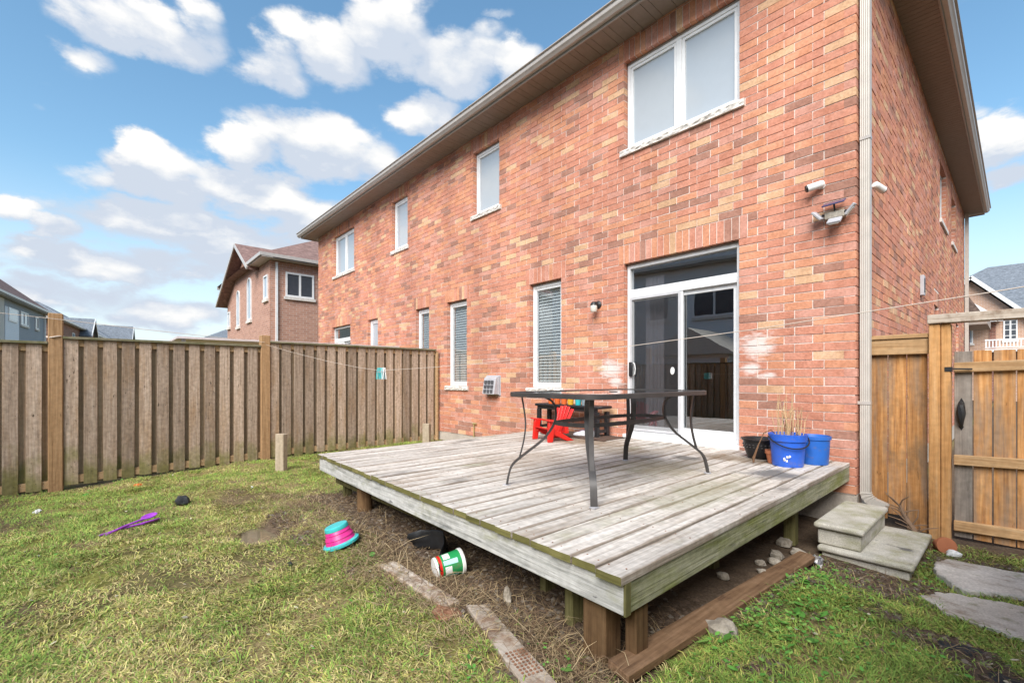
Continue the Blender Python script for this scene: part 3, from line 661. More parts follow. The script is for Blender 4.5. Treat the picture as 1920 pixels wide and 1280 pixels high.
for i, B in enumerate(bricks):
    w = B[7]; wall = rear_wall if w == 'f' else side_wall
    if i in single:
        L_ = round((B[1]-B[0])*250)/250; H_ = round((B[5]-B[4])*500)/500
        key = (w, L_, H_, B[6], jr.randrange(3))
        if key not in cache:
            c = (-(B[1]-B[0])/2-1, (B[1]-B[0])/2-1, 0, .1, -H_/2, H_/2, B[6], 'f')
            if w == 's': c = (-(B[1]-B[0])/2+1, (B[1]-B[0])/2+1, -.1, 0, -H_/2, H_/2, B[6], 's')
            m_ = MB(); q = bverts(c, jr)
            sh = (1,0,0) if w == 'f' else (0,-1,0)
            m_.add([tuple(a+b for a, b in zip(p, sh)) for p in q], BF if w == 'f' else BS)
            cache[key] = m_.mesh('brick', [BR[B[6]]])
        mid = (B[0]+B[1])/2; zc = (B[4]+B[5])/2
        link('brick', cache[key], wall, (mid,0,zc) if w == 'f' else (0,mid,zc))
    else:
        bulk[w].add(bverts(B, jr), BF if w == 'f' else BS, B[6])
for w, wall in (('f', rear_wall), ('s', side_wall)):
    tag(bulk[w].build('brickwork', BR, wall), kind='stuff')

# windows
def ring(mb, x0, x1, z0, z1, y0, y1, t, tb=None, mi=0):
    tb = t if tb is None else tb
    mb.box(x0, x0+t, y0, y1, z0, z1, mi); mb.box(x1-t, x1, y0, y1, z0, z1, mi)
    mb.box(x0+t, x1-t, y0, y1, z0, z0+tb, mi); mb.box(x0+t, x1-t, y0, y1, z1-t, z1, mi)
def stone_sill(parent, x0, x1, z0, z1, out=.035, depth=.09):
    mb = MB(); n = max(4, int((x1-x0)/.035)); rows = 4; q = random.Random(int(x0*1000))
    vs = []
    for i in range(n+1):
        x = x0+(x1-x0)*i/n
        for k in range(rows+1):
            z = z0+(z1-z0)*k/rows; e = 0 if k in (0, rows) else q.uniform(-.012, .012)
            vs.append((x+q.uniform(-.006,.006)*(0 < i < n), -out+(.012 if k == rows else 0)+e, z+(q.uniform(-.006,.006) if 0 < k < rows else 0)))
        vs.append((x, depth, z1)); vs.append((x, depth, z0))
    st = rows+3; fs = []
    for i in range(n):
        for k in range(st): fs.append((i*st+k, (i+1)*st+k, (i+1)*st+(k+1)%st, i*st+(k+1)%st))
    fs += [tuple(range(st)), tuple(n*st+k for k in range(st-1,-1,-1))]
    return mb.add(vs, fs).build('sill', 'sill_stone', parent)
def window(o, parent=house):
    x0, x1, z0, z1, kind = o
    w = MB(); ring(w, x0+.004, x1-.004, z0+.002, z1-.03, .075, .15, .045)
    w.box(x0+.003, x1-.003, .07, .16, z1-.03, z1-.002, 1)         # brick-mould under the lintel
    win = w.build('window', ['white_vinyl','eave_metal'], parent, bevel=.004)
    zi0, zi1, xi0, xi1 = z0+.047, z1-.075, x0+.049, x1-.049
    if kind == 'double':
        xm = (x0+x1)/2; MB().box(xm-.035, xm+.035, .07, .15, zi0, zi1).build('mullion', 'white_vinyl', win, bevel=.004)
        spans = [(xi0, xm-.035), (xm+.035, xi1)]
    else: spans = [(xi0, xi1)]
    for a, b in spans:
        s = MB(); ring(s, a+.001, b-.001, zi0+.001, zi1-.001, .085, .14, .038); s.build('sash', 'white_vinyl', win, bevel=.003)
        MB().box(a+.038, b-.038, .108, .112, zi0+.038, zi1-.038).build('pane', 'window_glass' if kind == 'blind' else 'pale_pane', win)
        if kind == 'blind':
            m = MB(); z = zi0+.045; 
            while z < zi1-.05:
                m.hexa([(a+.02,.148,z),(b-.02,.148,z),(b-.02,.168,z+.042),(a+.02,.168,z+.042)], [(a+.02,.146,z+.003),(b-.02,.146,z+.003),(b-.02,.166,z+.045),(a+.02,.166,z+.045)]); z += .052
            m.box(a+.04, b-.04, .15, .20, zi1-.06, zi1-.01)
            m.build('blind', 'blind_white', win)
        else:
            MB().box(a+.02, b-.02, .142, .147, zi0, zi1).build('blind', 'blind_closed', win)
    stone_sill(win, x0-.062, x1+.062, z0-CH+.002, z0-.003)
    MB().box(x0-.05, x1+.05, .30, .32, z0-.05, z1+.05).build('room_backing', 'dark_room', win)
    return win
for o in FRONT_OPEN:
    if o[4] not in ('door','door2'): window(o)
for (y0, y1, z0, z1, k) in SIDE_OPEN:
    m = MB()
    for (a, b, c, d) in ((y0+.003,y0+.05,z0,z1-.003),(y1-.05,y1-.003,z0,z1-.003),(y0+.05,y1-.05,z0,z0+.05),(y0+.05,y1-.05,z1-.05,z1-.003)): m.box(-.15, -.075, a, b, c, d)
    win = m.build('window', 'white_vinyl', house)
    MB().box(-.112, -.108, y0+.05, y1-.05, z0+.05, z1-.05).build('pane', 'window_glass', win)
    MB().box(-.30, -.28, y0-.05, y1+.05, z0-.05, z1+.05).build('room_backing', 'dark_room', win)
    s = MB().box(-.09, .035, y0-.062, y1+.062, z0-CH+.002, z0-.003).build('sill', 'sill_stone', win, bevel=.006)

# patio doors
def patio(x0, x1, z0, z1, near=True):
    f = MB(); ring(f, x0+.004, x1-.004, z0+.03, z1-.025, .07, .17, .045)
    f.box(x0+.049, x1-.049, .07, .17, 2.40, 2.50)                 # transom bar
    f.box(x0+.049, x1-.049, .075, .085, 2.500, 2.515); 
    f.box(x0+.003, x1-.003, .065, .17, z1-.025, z1-.002, 1)
    d = f.build('patio_door', ['white_vinyl','eave_metal'], house, bevel=.004)
    MB().box(x0-.01, x1+.01, -.035, .17, z0-.03, z0+.029).build('threshold', 'white_vinyl', d, bevel=.006)
    MB().box(x0+.05, x1-.05, .12, .124, 2.517, z1-.072).build('transom_pane', 'window_glass', d)
    xm = x0+(x1-x0)*.515
    s = MB(); ring(s, xm-.035, x1-.05, z0+.077, 2.398, .115, .155, .055, .085); p = s.build('fixed_panel', 'white_vinyl', d, bevel=.003)
    MB().box(xm+.02, x1-.105, .132, .136, z0+.16, 2.344).build('pane', 'window_glass', p)
    s = MB(); ring(s, x0+.05, xm+.03, z0+.078, 2.397, .077, .112, .05, .075); p = s.build('sliding_panel', 'white_vinyl', d, bevel=.003)
    MB().box(x0+.10, xm-.02, .092, .096, z0+.152, 2.348).build('pane', 'window_glass', p)
    if near:
        s = MB(); ring(s, x0+.052, xm+.005, z0+.079, 2.396, .055, .074, .03); s.box(xm-.022, xm+.004, .056, .073, z0+.11, 2.366)
        q = s.build('screen_frame', 'vinyl_grey', d, bevel=.003)
        MB().box(x0+.083, xm-.026, .063, .065, z0+.11, 2.365).build('insect_screen', 'insect_screen', q)
        h = MB().box(x0+.056, x0+.105, .020, .054, 1.30, 1.50).build('handle', 'black_plastic', d, bevel=.01, seg=2)
        MB().tube([(x0+.12,.045,1.31),(x0+.155,.02,1.33),(x0+.17,.012,1.40),(x0+.155,.02,1.47),(x0+.12,.045,1.49)], .007, 8).build('pull', 'white_plastic', h, smooth=True)
        MB().blob((xm-.10,.052,1.37), .03, .004, .05, .15).build('sticker', 'white_plastic', q, smooth=True)
    return d
door = patio(-2.655, -1.105, .47, 2.88); patio(-13.56, -12.15, .47, 2.88, False)
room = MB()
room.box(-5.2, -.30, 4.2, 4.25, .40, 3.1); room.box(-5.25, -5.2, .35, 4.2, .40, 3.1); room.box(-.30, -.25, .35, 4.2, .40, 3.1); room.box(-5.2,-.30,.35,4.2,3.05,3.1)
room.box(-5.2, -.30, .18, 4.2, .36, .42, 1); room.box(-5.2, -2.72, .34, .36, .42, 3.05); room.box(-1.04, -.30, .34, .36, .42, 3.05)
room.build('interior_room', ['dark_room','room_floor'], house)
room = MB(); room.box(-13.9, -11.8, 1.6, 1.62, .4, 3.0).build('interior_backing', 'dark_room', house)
cv = MB(); vs = []; 
for i in range(25):
    x = -2.50+.30*i/24; y = .30+.025*math.sin(i*1.5); vs += [(x,y,.45),(x,y,2.7)]
cv.add(vs, [(2*i,2*i+2,2*i+3,2*i+1) for i in range(24)]).build('curtain', 'curtain', house, smooth=True)

# eaves, gutters and roof
EZ = 6.005; OV = .44; OS = .40
pan = MB(); 
for k in range(3): pan.box(k*.1+.003, k*.1+.097, 0, OV-.02, 0, .012)
pan.box(0, .3, 0, OV-.02, .012, .016)
pm = pan.mesh('soffit_panel', 'soffit_metal'); x = HX0-OS
n = int((HX1-HX0+2*OS)/.3)+1
for k in range(n): link('soffit_panel', pm, house, (HX0-OS+k*(HX1-HX0+2*OS)/n, -OV+.02, EZ))
pan = MB()
for k in range(3): pan.box(0, OS-.02, k*.1+.003, k*.1+.097, 0, .012)
pan.box(0, OS-.02, 0, .3, .012, .016)
pm2 = pan.mesh('soffit_panel', 'soffit_metal'); n = int((HD+.4)/.3)
for k in range(n): link('soffit_panel', pm2, house, (.001, .003+k*.3, EZ))
YE = HD+.45
fa = MB(); fa.box(HX0-OS, HX1+OS, -OV, -OV+.02, EZ-.012, EZ+.17); fa.box(HX1+OS-.02, HX1+OS, -OV+.02, YE, EZ-.012, EZ+.17); fa.box(HX0-OS, HX0-OS+.02, -OV+.02, YE, EZ-.012, EZ+.17); fa.box(HX0-OS+.02,HX1+OS-.02,YE-.02,YE,EZ-.012,EZ+.17)
fa.box(HX0-OS+.02, HX0, 0, YE-.02, EZ, EZ+.012); fa.box(HX0, HX1+OS-.02, HD+.1, YE-.02, EZ, EZ+.012)
fa.build('fascia', 'eave_metal', house)
def gutter(a, b, outv):
    prof = [(0,.03),(.055,.03),(.075,.055),(.095,.075),(.10,.095),(.10,.135),(.125,.14),(.125,.15),(.095,.15),(.09,.10),(.05,.05),(0,.05)]
    A, B, o = Vector(a), Vector(b), Vector(outv); vs = []; n = len(prof)
    for P in (A, B):
        for (d, z) in prof: vs.append(P+o*d+Vector((0,0,z)))
    fs = [(k, (k+1)%n, n+(k+1)%n, n+k) for k in range(n)]+[tuple(range(n)), tuple(range(2*n-1,n-1,-1))]
    return MB().add(vs, fs).build('gutter', 'gutter_metal', house)
gutter((HX0-OS-.10, -OV-.002, EZ), (HX1+OS+.10, -OV-.002, EZ), (0,-1,0)); gutter((HX1+OS+.002, -OV, EZ), (HX1+OS+.002, YE, EZ), (1,0,0))
rz0 = EZ+.172; ax, bx_, ay, by_ = HX0-OS-.05, HX1+OS+.05, -OV-.05, YE+.05; hw = (by_-ay)/2; rh = rz0+hw*.46
rv = [(ax,ay,rz0),(bx_,ay,rz0),(bx_,by_,rz0),(ax,by_,rz0),(ax+hw,ay+hw,rh),(bx_-hw,ay+hw,rh),(ax,ay,rz0+.03),(bx_,ay,rz0+.03),(bx_,by_,rz0+.03),(ax,by_,rz0+.03)]
MB().add(rv, [(3,2,1,0),(0,1,7,6),(1,2,8,7),(2,3,9,8),(3,0,6,9),(6,7,5,4),(7,8,5),(8,9,4,5),(9,6,4)]).build('roof', 'shingle', house)
# porch roof at the far front corner
pr = MB(); pr.hexa([(-2,13.25,3.05),(.40,13.25,3.05),(.40,15.4,3.05),(-2,15.4,3.05)], [(-2,13.25,3.9),(-.05,13.25,3.9),(-.05,14.4,3.9),(-2,14.4,3.9)])
po = pr.build('porch_roof', 'shingle', house); MB().box(-2.05, .46, 13.2, 15.5, 2.82, 3.045).build('porch_fascia', 'eave_metal', po)
MB().box(-1.9, .02, 13.16, 15, -.3, 2.81).build('porch_wall', 'far_brick_red', house)

# downspouts
def downspout(parent, x0, x1, y0, y1, ztop, zbot, foot=True):
    m = MB(); n = 5; vs = []; w = x1-x0; d = y1-y0
    # fluted front: five shallow ribs
    prof = []
    for i in range(n*2+1): prof.append((x0+w*i/(n*2), y0+(.004 if i % 2 else 0)))
    prof += [(x1, y1), (x0, y1)]; k = len(prof)
    for z in (zbot, ztop): vs += [(a, b, z) for a, b in prof]
    m.add(vs, [(i, (i+1)%k, k+(i+1)%k, k+i) for i in range(k)]+[tuple(range(k)), tuple(range(2*k-1,k-1,-1))])
    ds = m.build('downspout', 'downspout_metal', parent)
    s = MB().box(x0-.035, x1+.003, y0-.004, y1, 1.02, 1.05).build('strap', 'gutter_metal', ds)
    MB().box(x0-.003, x1+.003, y0-.004, y1, 3.6, 3.63).build('strap', 'gutter_metal', ds)
    if foot:
        e = MB(); c = (x0+w/2, y0+d/2)
        for i in range(9):
            t = i/8*R(72); rr = .10
            px = c[0]+rr*(1-math.cos(t)); pz = zbot-rr*math.sin(t); dr = Vector((math.sin(t), 0, -math.cos(t)))
            nrm = Vector((math.cos(t), 0, math.sin(t)))*(w/2+(.005 if i % 2 else -.002)); sd = Vector((0, d/2+(.004 if i % 2 else 0), 0)); P = Vector((px, c[1], pz))
            vsr = [P-nrm-sd, P+nrm-sd, P+nrm+sd, P-nrm+sd]; e.v += [tuple(q) for q in vsr]
            if i:
                b0 = (i-1)*4
                for q in range(4): e.f.append((b0+q, b0+(q+1)%4, b0+4+(q+1)%4, b0+4+q)); e.m.append(0)
        P2 = Vector((c[0]+.10*(1-math.cos(R(72)))+.10, c[1], zbot-.10*math.sin(R(72))-.035)); b0 = 32
        nrm = Vector((math.cos(R(72)),0,math.sin(R(72))))*(w/2); sd = Vector((0,d/2,0)); e.v += [tuple(q) for q in (P2-nrm-sd, P2+nrm-sd, P2+nrm+sd, P2-nrm+sd)]
        for q in range(4): e.f.append((b0+q, b0+(q+1)%4, b0+4+(q+1)%4, b0+4+q)); e.m.append(0)
        e.build('elbow', 'downspout_metal', ds)
    return ds
downspout(house, .018, .098, .055, .12, EZ+.01, .17)
downspout(house, .02, .10, HD-.12, HD-.05, EZ-.03, .1, False)
# wall fittings
lamp = thing('wall_lamp', 'small dark jar wall lamp with clear glass on brick beside the patio door', 'lamp', (-3.10,0,2.36))
MB().lathe([(.055,0),(.058,.012),(.04,.03),(.02,.04)], 20, mat=Matrix.Rotation(R(90),4,'X')).build('backplate', 'black_metal', lamp, smooth=True)
MB().tube([(0,-.03,.0),(0,-.07,.03),(0,-.10,.025),(0,-.115,.0)], .014, 8).build('arm', 'black_metal', lamp, smooth=True)
MB().lathe([(.028,.03),(.05,.0),(.052,-.02)], 18, c=(0,-.115,.0)).build('cap', 'black_metal', lamp, smooth=True)
MB().lathe([(.046,-.02),(.05,-.04),(.05,-.095),(.04,-.115),(.02,-.12)], 18, c=(0,-.115,0)).build('jar', 'lamp_glass', lamp, smooth=True)
vent = thing('wall_vent', 'grey plastic vent hood with slotted side fixed low on the brick wall', 'vent', (-5.52,0,.95))
m = MB(); m.box(-.20,.20,-.012,.0,0,.38); m.box(-.18,.18,-.05,-.013,.02,.37); m.build('back_plate','grey_vent',vent,bevel=.006)
m = MB(); m.hexa([(-.17,-.15,.03),(.17,-.15,.03),(.17,-.05,.03),(-.17,-.05,.03)],[(-.17,-.10,.33),(.17,-.10,.33),(.17,-.05,.35),(-.17,-.05,.35)]); m.build('hood','grey_vent',vent,bevel=.006)
for k in range(3):
    for q in range(3): MB().box(-.13+k*.095,-.06+k*.095,-.152+.010*q,-.12,.05+.085*q,.115+.085*q).build('slot','vent_shadow',vent)
MB().tube([(-6.10,-.03,.10),(-6.10,-.03,.38),(-6.10,.0,.40)], .011, 8).build('gas_pipe','pipe_yellow',house,smooth=True)
MB().tube([(-6.14,-.03,.385),(-6.02,-.035,.39)], .013, 8).build('pipe_elbow','pipe_yellow',house,smooth=True)
def bullet_cam(loc, rz, label, yaw=-62):
    c = thing('security_camera', label, 'camera', loc, rz)
    MB().lathe([(.035,0),(.035,.012),(.012,.014),(.012,.05)], 16, mat=Matrix.Rotation(R(90),4,'X')).build('mount','white_plastic',c,smooth=True)
    rot = Matrix.Translation((0,-.055,.0)) @ Matrix.Rotation(R(yaw),4,'Z') @ Matrix.Rotation(R(104),4,'X')
    MB().lathe([(.026,-.035),(.034,-.025),(.036,.0),(.036,.11),(.037,.115)], 20, mat=rot).build('body','white_plastic',c,smooth=True)
    MB().lathe([(.033,.1151),(.034,.128),(.028,.130),(.012,.1305)], 20, mat=rot).build('lens','black_plastic',c,smooth=True)
bullet_cam((-.29,0,3.235), 0, 'white bullet security camera with black lens on the rear brick wall above the solar light')
bullet_cam((0.0,.60,3.30), R(90), 'white security camera on the side brick wall behind the downspout', 70)
s = thing('solar_light', 'three-headed solar floodlight with tilted blue panel on brick near the house corner', 'light', (-.165,0,2.88))
MB().box(-.085,.085,-.075,0,-.02,.05).build('housing','stone',s,bevel=.01,seg=2)
def plate(c, sx, sy, sz, rot, name, mats, par):
    M_ = Matrix.Translation(c) @ rot; m = MB(); m.box(-sx/2,sx/2,-sy/2,sy/2,-sz/2,sz/2)
    m.v = [tuple(M_ @ Vector(p)) for p in m.v]; return m.build(name, mats, par, bevel=.004)
E_ = lambda a,b,c: Matrix.Rotation(R(c),4,'Z') @ Matrix.Rotation(R(b),4,'Y') @ Matrix.Rotation(R(a),4,'X')
plate((.0,-.09,.125),.19,.11,.012,E_(28,-3,0),'solar_panel','solar_blue',s)
MB().tube([(0,-.05,.05),(0,-.08,.115)],.009,8).build('panel_stem','black_plastic',s)
for (c, rt) in (((-.135,-.09,.03),E_(20,48,12)),((.135,-.09,.03),E_(20,-48,-12)),((.01,-.11,-.055),E_(35,0,0))):
    h = plate(c,.115,.105,.022,rt,'lamp_head','grey_vent',s)
    plate((c[0],c[1]-.004,c[2]-.020),.085,.075,.012,rt,'led_face','lamp_glass',h)
for sx in (-1,1): MB().tube([(sx*.07,-.05,.02),(sx*.10,-.08,.03)],.010,8).build('bracket','black_plastic',s)
pl = thing('wall_plate', 'small pale meter plate on the side brick wall above the fence', 'plate', (0,4.33,2.6)); MB().box(0,.05,-.08,.08,0,.32).build('cover','grey_vent',pl,bevel=.005); MB().box(.05,.055,-.05,.05,.05,.27).build('dial_face','black_plastic',pl)

# ------------------------------------------------------------------ deck
DX0, DX1, DY0, DZ = -4.06, -.04, -3.86, .45
deck = thing('wooden_deck', 'weathered grey wooden deck with mossy edge boards in front of the patio door', 'deck', (-2.05,-1.9,0))
deck.location = (0,0,0)
NBD = 28; pitch = (DX1-DX0)/NBD; dr = random.Random(3)
bms = []
for k in range(4):
    m = MB(); n = 12; L0 = DY0; vs = []; w = pitch-.009-dr.uniform(0,.003); fs = []
    for i in range(n+1):
        y = L0+(-.012-L0)*i/n; e = dr.uniform(-.0015,.0015); c = dr.uniform(-.001,.002)
        vs += [(e,y,-.034),(e,y,-.004),(e+.004,y,0+c),(w/2+e,y,-.0015+c),(w+e-.004,y,0+c),(w+e,y,-.004),(w+e,y,-.034)]
    for i in range(n):
        for q in range(7): fs.append((i*7+q, (i+1)*7+q, (i+1)*7+(q+1)%7, i*7+(q+1)%7))
    m.add(vs, fs, 0); m.add(vs[:7], [tuple(range(7))], 1); m.add(vs[-7:], [tuple(range(6,-1,-1))], 1)
    bms.append(m.mesh('deck_board', ['deck_wood','board_end_wood']))
nail = MB(); nail.lathe([(.0045,0),(.0045,.0012)], 8); nailm = nail.mesh('nail', 'black_metal')
for k in range(NBD):
    o = link('deck_board', bms[k % 4], deck, (DX0+k*pitch+.003, dr.uniform(-.006,.008), DZ+dr.uniform(-.003,.002)))
    sk = .145*(1-k/(NBD-1)); o.scale.y = (-DY0-sk)/(-DY0); o.location.y *= o.scale.y
    if k == NBD-1: o.rotation_euler.z = R(.12); o.location.y = -.012
nm = MB()
for k in range(NBD):
    for y in (-3.79+.145*(1-k/27),-3.2,-2.6,-2.0,-1.4,-.8,-.2):
        for dx in (.03,.11): nm.lathe([(.0045,0),(.0045,.0012)], 6, c=(DX0+k*pitch+dx+dr.uniform(-.006,.006), y+dr.uniform(-.01,.01), DZ+.001))
tag(nm.build('nail_heads', 'rust', deck), kind='stuff')
ZF = DZ-.036
_a, _b = DY0+.165, DY0+.02
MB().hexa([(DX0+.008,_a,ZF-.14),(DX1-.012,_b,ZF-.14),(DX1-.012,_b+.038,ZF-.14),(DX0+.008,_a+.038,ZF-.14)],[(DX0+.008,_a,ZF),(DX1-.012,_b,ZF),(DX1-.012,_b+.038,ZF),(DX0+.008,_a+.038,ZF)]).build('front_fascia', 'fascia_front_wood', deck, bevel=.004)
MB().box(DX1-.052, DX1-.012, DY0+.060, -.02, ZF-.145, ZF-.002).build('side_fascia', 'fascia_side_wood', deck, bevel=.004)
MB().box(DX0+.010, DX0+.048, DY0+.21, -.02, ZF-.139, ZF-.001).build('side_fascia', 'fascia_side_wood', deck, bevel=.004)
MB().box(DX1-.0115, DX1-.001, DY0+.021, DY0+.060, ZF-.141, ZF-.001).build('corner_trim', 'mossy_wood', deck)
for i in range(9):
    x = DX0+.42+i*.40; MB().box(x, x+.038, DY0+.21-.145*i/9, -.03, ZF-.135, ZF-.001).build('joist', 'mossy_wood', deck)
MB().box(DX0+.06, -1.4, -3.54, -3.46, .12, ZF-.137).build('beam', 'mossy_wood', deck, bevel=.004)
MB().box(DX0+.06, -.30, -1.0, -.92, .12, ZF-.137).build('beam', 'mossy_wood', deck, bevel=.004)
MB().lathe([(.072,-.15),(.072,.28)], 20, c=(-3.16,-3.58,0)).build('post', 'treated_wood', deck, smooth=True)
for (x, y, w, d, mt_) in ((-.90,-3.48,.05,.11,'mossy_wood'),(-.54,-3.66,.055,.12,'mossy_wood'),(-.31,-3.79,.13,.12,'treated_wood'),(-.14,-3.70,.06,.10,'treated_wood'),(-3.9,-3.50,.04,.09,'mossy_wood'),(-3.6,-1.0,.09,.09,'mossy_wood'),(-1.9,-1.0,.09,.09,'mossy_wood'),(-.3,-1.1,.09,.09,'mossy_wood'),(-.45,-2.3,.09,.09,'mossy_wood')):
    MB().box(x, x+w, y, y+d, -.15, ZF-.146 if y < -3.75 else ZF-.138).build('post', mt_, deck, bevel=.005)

# ------------------------------------------------------------------ fences
fr = random.Random(21)
def fence_x(label, x, panels, posts, inner=1, name='board_fence', cat='fence'):
    """fence along Y at x; inner=+1: face boards on +x side. panels (y0,y1,ztop,zb0,zb1); posts (y, w, z0, z1)"""
    f = thing(name, label, cat, (x, (panels[0][0]+panels[-1][1])/2, 0)); oy = f.location.y
    s = inner
    for (y0, y1, zt, zb0, zb1) in panels:
        n = max(2, round((y1-y0)/.197)); p = (y1-y0)/n
        zb = lambda y: zb0+(zb1-zb0)*(y-y0)/(y1-y0)
        MB().box(-.075, .075, y0-oy, y1-oy, zt-.034, zt).build('cap', 'cap_wood', f, bevel=.004)
        MB().box(-.019, .019, y0-oy, y1-oy, zt-.125, zt-.036).build('rail', 'fence_rail_wood', f)
        MB().hexa([(-.019,y0-oy,zb0+.0),(.019,y0-oy,zb0+.0),(.019,y1-oy,zb1+.0),(-.019,y1-oy,zb1+.0)], [(-.019,y0-oy,zb0+.10),(.019,y0-oy,zb0+.10),(.019,y1-oy,zb1+.10),(-.019,y1-oy,zb1+.10)]).build('rail', 'fence_rail_wood', f)
        for k in range(n):
            w = .140+fr.uniform(-.004,.004); a = y0+k*p+fr.uniform(-.004,.004)+.002; b = min(a+w, y1)
            xa, xb = sorted((s*.0195, s*.0385)); t = fr.uniform(-.004,.004)
            z0 = zb(a)-.025+fr.uniform(-.012,.012)
            MB().hexa([(xa,a-oy,z0),(xb,a-oy,z0),(xb,b-oy,z0),(xa,b-oy,z0)], [(xa,a+t-oy,zt-.036),(xb,a+t-oy,zt-.036),(xb,b+t-oy,zt-.036),(xa,b+t-oy,zt-.036)]).build('board', 'fence_grey_wood', f, bevel=.0025)
            a2 = a+p/2; b2 = min(a2+w, y1-.002); xa, xb = sorted((-s*.0385, -s*.0195))
            if b2-a2 > .04: MB().box(xa, xb, a2-oy, b2-oy, zb(a2)-.02, zt-.037).build('board', 'fence_rear_wood', f)
    for (y, w, z0, z1) in posts:
        m = MB(); m.box(-w/2, w/2, y-w/2-oy, y+w/2-oy, z0, z1); m.build('post', 'fence_post_wood', f, bevel=.008)
    return f
lf = fence_x('tall grey-brown board fence with orange-brown posts along the left side of the lawn', -7.40,
    [(-8.18,-5.98,1.75,-.19,-.16),(-5.84,-3.50,1.825,-.12,-.05),(-3.36,-.10,1.90,-.03,-.05)],
    [(-8.25,.14,-.5,2.30),(-5.91,.14,-.5,2.12),(-3.43,.14,-.4,1.99)])
oy = lf.location.y; nl = MB()
for (y0, y1, zt, zb) in ((-8.1,-6.0,1.75,-.15),(-5.8,-3.55,1.825,-.05),(-3.3,-.15,1.90,.0)):
    k = y0+.05
    while k < y1:
        for z in (zt-.08, (zt+zb)/2, zb+.07):
            for d in (0,.055): nl.lathe([(.0042,.0388),(.0042,.0402)], 6, c=(0,0,0), mat=Matrix.Translation((0,k+d-oy+fr.uniform(-.01,.01),z+fr.uniform(-.012,.012))) @ Matrix.Rotation(R(90),4,'Y'))
        k += .197
tag(nl.build('nail_heads','black_metal',lf), kind='stuff')
MB().box(-.06,.06,-.098-oy,-.045-oy,-.06,1.862).build('end_post','fence_rail_wood',lf,bevel=.004)
knot = MB().tube([(-7.40+.085*math.cos(t)*(1.0), -5.91+.085*math.sin(t), 1.815+.012*math.sin(2*t)) for t in [i*math.pi/8*1.0 for i in range(17)]], .009, 6).build('tied_rope','rope',smooth=True)
tag(knot, 'pale rope tied around the tall orange-brown fence post', 'rope')
def fence_y(label, y, x0, x1, zt, zb, name='board_fence'):
    f = thing(name, label, 'fence', ((x0+x1)/2, y, 0)); ox = f.location.x
    MB().box(x0-ox, x1-ox, -.07, .07, zt-.034, zt).build('cap','cap_wood',f); MB().box(x0-ox,x1-ox,-.019,.019,zt-.125,zt-.036).build('rail','fence_rail_wood',f); MB().box(x0-ox,x1-ox,-.019,.019,zb+.02,zb+.12).build('rail','fence_rail_wood',f)
    n = round((x1-x0)/.197); bm_ = MB().box(0,.14,.0195,.0385,zb,zt-.036).mesh('board','fence_grey_wood'); bm2 = MB().box(0,.14,-.0385,-.0195,zb,zt-.037).mesh('board','fence_rear_wood')
    for k in range(n): link('board', bm_, f, (x0+k*.197-ox,0,0)); link('board', bm2, f, (x0+k*.197+.098-ox,0,0))
    k = x0+2.4
    while k < x1: MB().box(k-ox-.07,k-ox+.07,-.07,.07,-.4,zt+.15).build('post','fence_post_wood',f); k += 2.45
    return f
fence_y('grey-brown board fence across the back end of the yard', -8.25, -7.32, 1.30, 1.75, -.18)
rf = fence_x('short board fence run along the right edge of the yard', 1.42, [(-8.15,-5.85,1.80,-.1,-.05),(-5.71,-3.47,1.80,-.03,-.03),(-3.33,-.9,1.80,-.05,-.14)],
    [(-5.78,.14,-.4,2.0),(-3.40,.14,-.4,1.95),(-.83,.14,-.4,1.95)], inner=-1)

# side fence panel beside the house and the gate
FY = .20
sf = thing('side_fence', 'short orange cedar fence panel with heavy top rail between house and gate', 'fence', (.3, FY, -.1)); sf.location = (0,0,0)
xs = [.06,.205,.345,.495]
for k in range(3):
    MB().box(xs[k]+.003, xs[k+1]-.003, FY+.02+.006*(k%2), FY+.04+.006*(k%2), -.16+.12*(k<2)-.05*(k==0), 1.62).build('board','cedar_wood',sf,bevel=.003)
MB().box(.05,.503,FY-.03,FY+.018,1.50,1.645).build('top_rail','cedar_rail_wood',sf,bevel=.004)
MB().box(.05,.503,FY-.045,FY+.06,1.648,1.688).build('cap','cedar_rail_wood',sf,bevel=.004)
MB().box(.05,.503,FY+.047,FY+.08,.05,.14).build('bottom_rail','cedar_rail_wood',sf)
MB().box(.507,.585,FY-.06,FY+.08,-.35,1.765).build('post','cedar_post_wood',sf,bevel=.006)
MB().box(.587,.652,FY-.045,FY+.09,-.33,1.764).build('post','cedar_post_wood',sf,bevel=.006)
MB().box(.50,1.40,FY-.085,FY+.05,1.768,1.848).build('header_beam','old_board_wood',sf,bevel=.004)
MB().box(1.29,1.43,FY-.07,FY+.07,-.35,1.765).build('post','cedar_post_wood',sf,bevel=.006)
gate = thing('wooden_gate', 'orange cedar gate with one grey board, three cross rails and a black iron handle', 'gate', (.668, FY+.05, 0))
gx_ = 0.0
for k in range(5):
    w = [.118,.118,.132,.12,.125][k]
    MB().box(gx_+.002, gx_+w-.002-.003*(k%2), -.012, .008, -.145+fr.uniform(-.006,.006), 1.515+fr.uniform(-.006,.006)).build('board', 'gate_grey_wood' if k == 0 else 'cedar_wood', gate, bevel=.0025)
    gx_ += w+.004
for z in (1.325, .502, -.085): MB().hexa([(0,-.052,z),(gx_-.006,-.052,z+.024),(gx_-.006,-.0125,z+.024),(0,-.0125,z)],[(0,-.052,z+.088),(gx_-.006,-.052,z+.112),(gx_-.006,-.0125,z+.112),(0,-.0125,z+.088)]).build('rail','cedar_rail_wood',gate,bevel=.004)
hd = MB(); hd.lathe([(.002,0),(.018,.004),(.02,.012),(.008,.016)], 8, mat=Matrix.Translation((.048,-.012,1.05)) @ Matrix.Rotation(R(90),4,'X') )
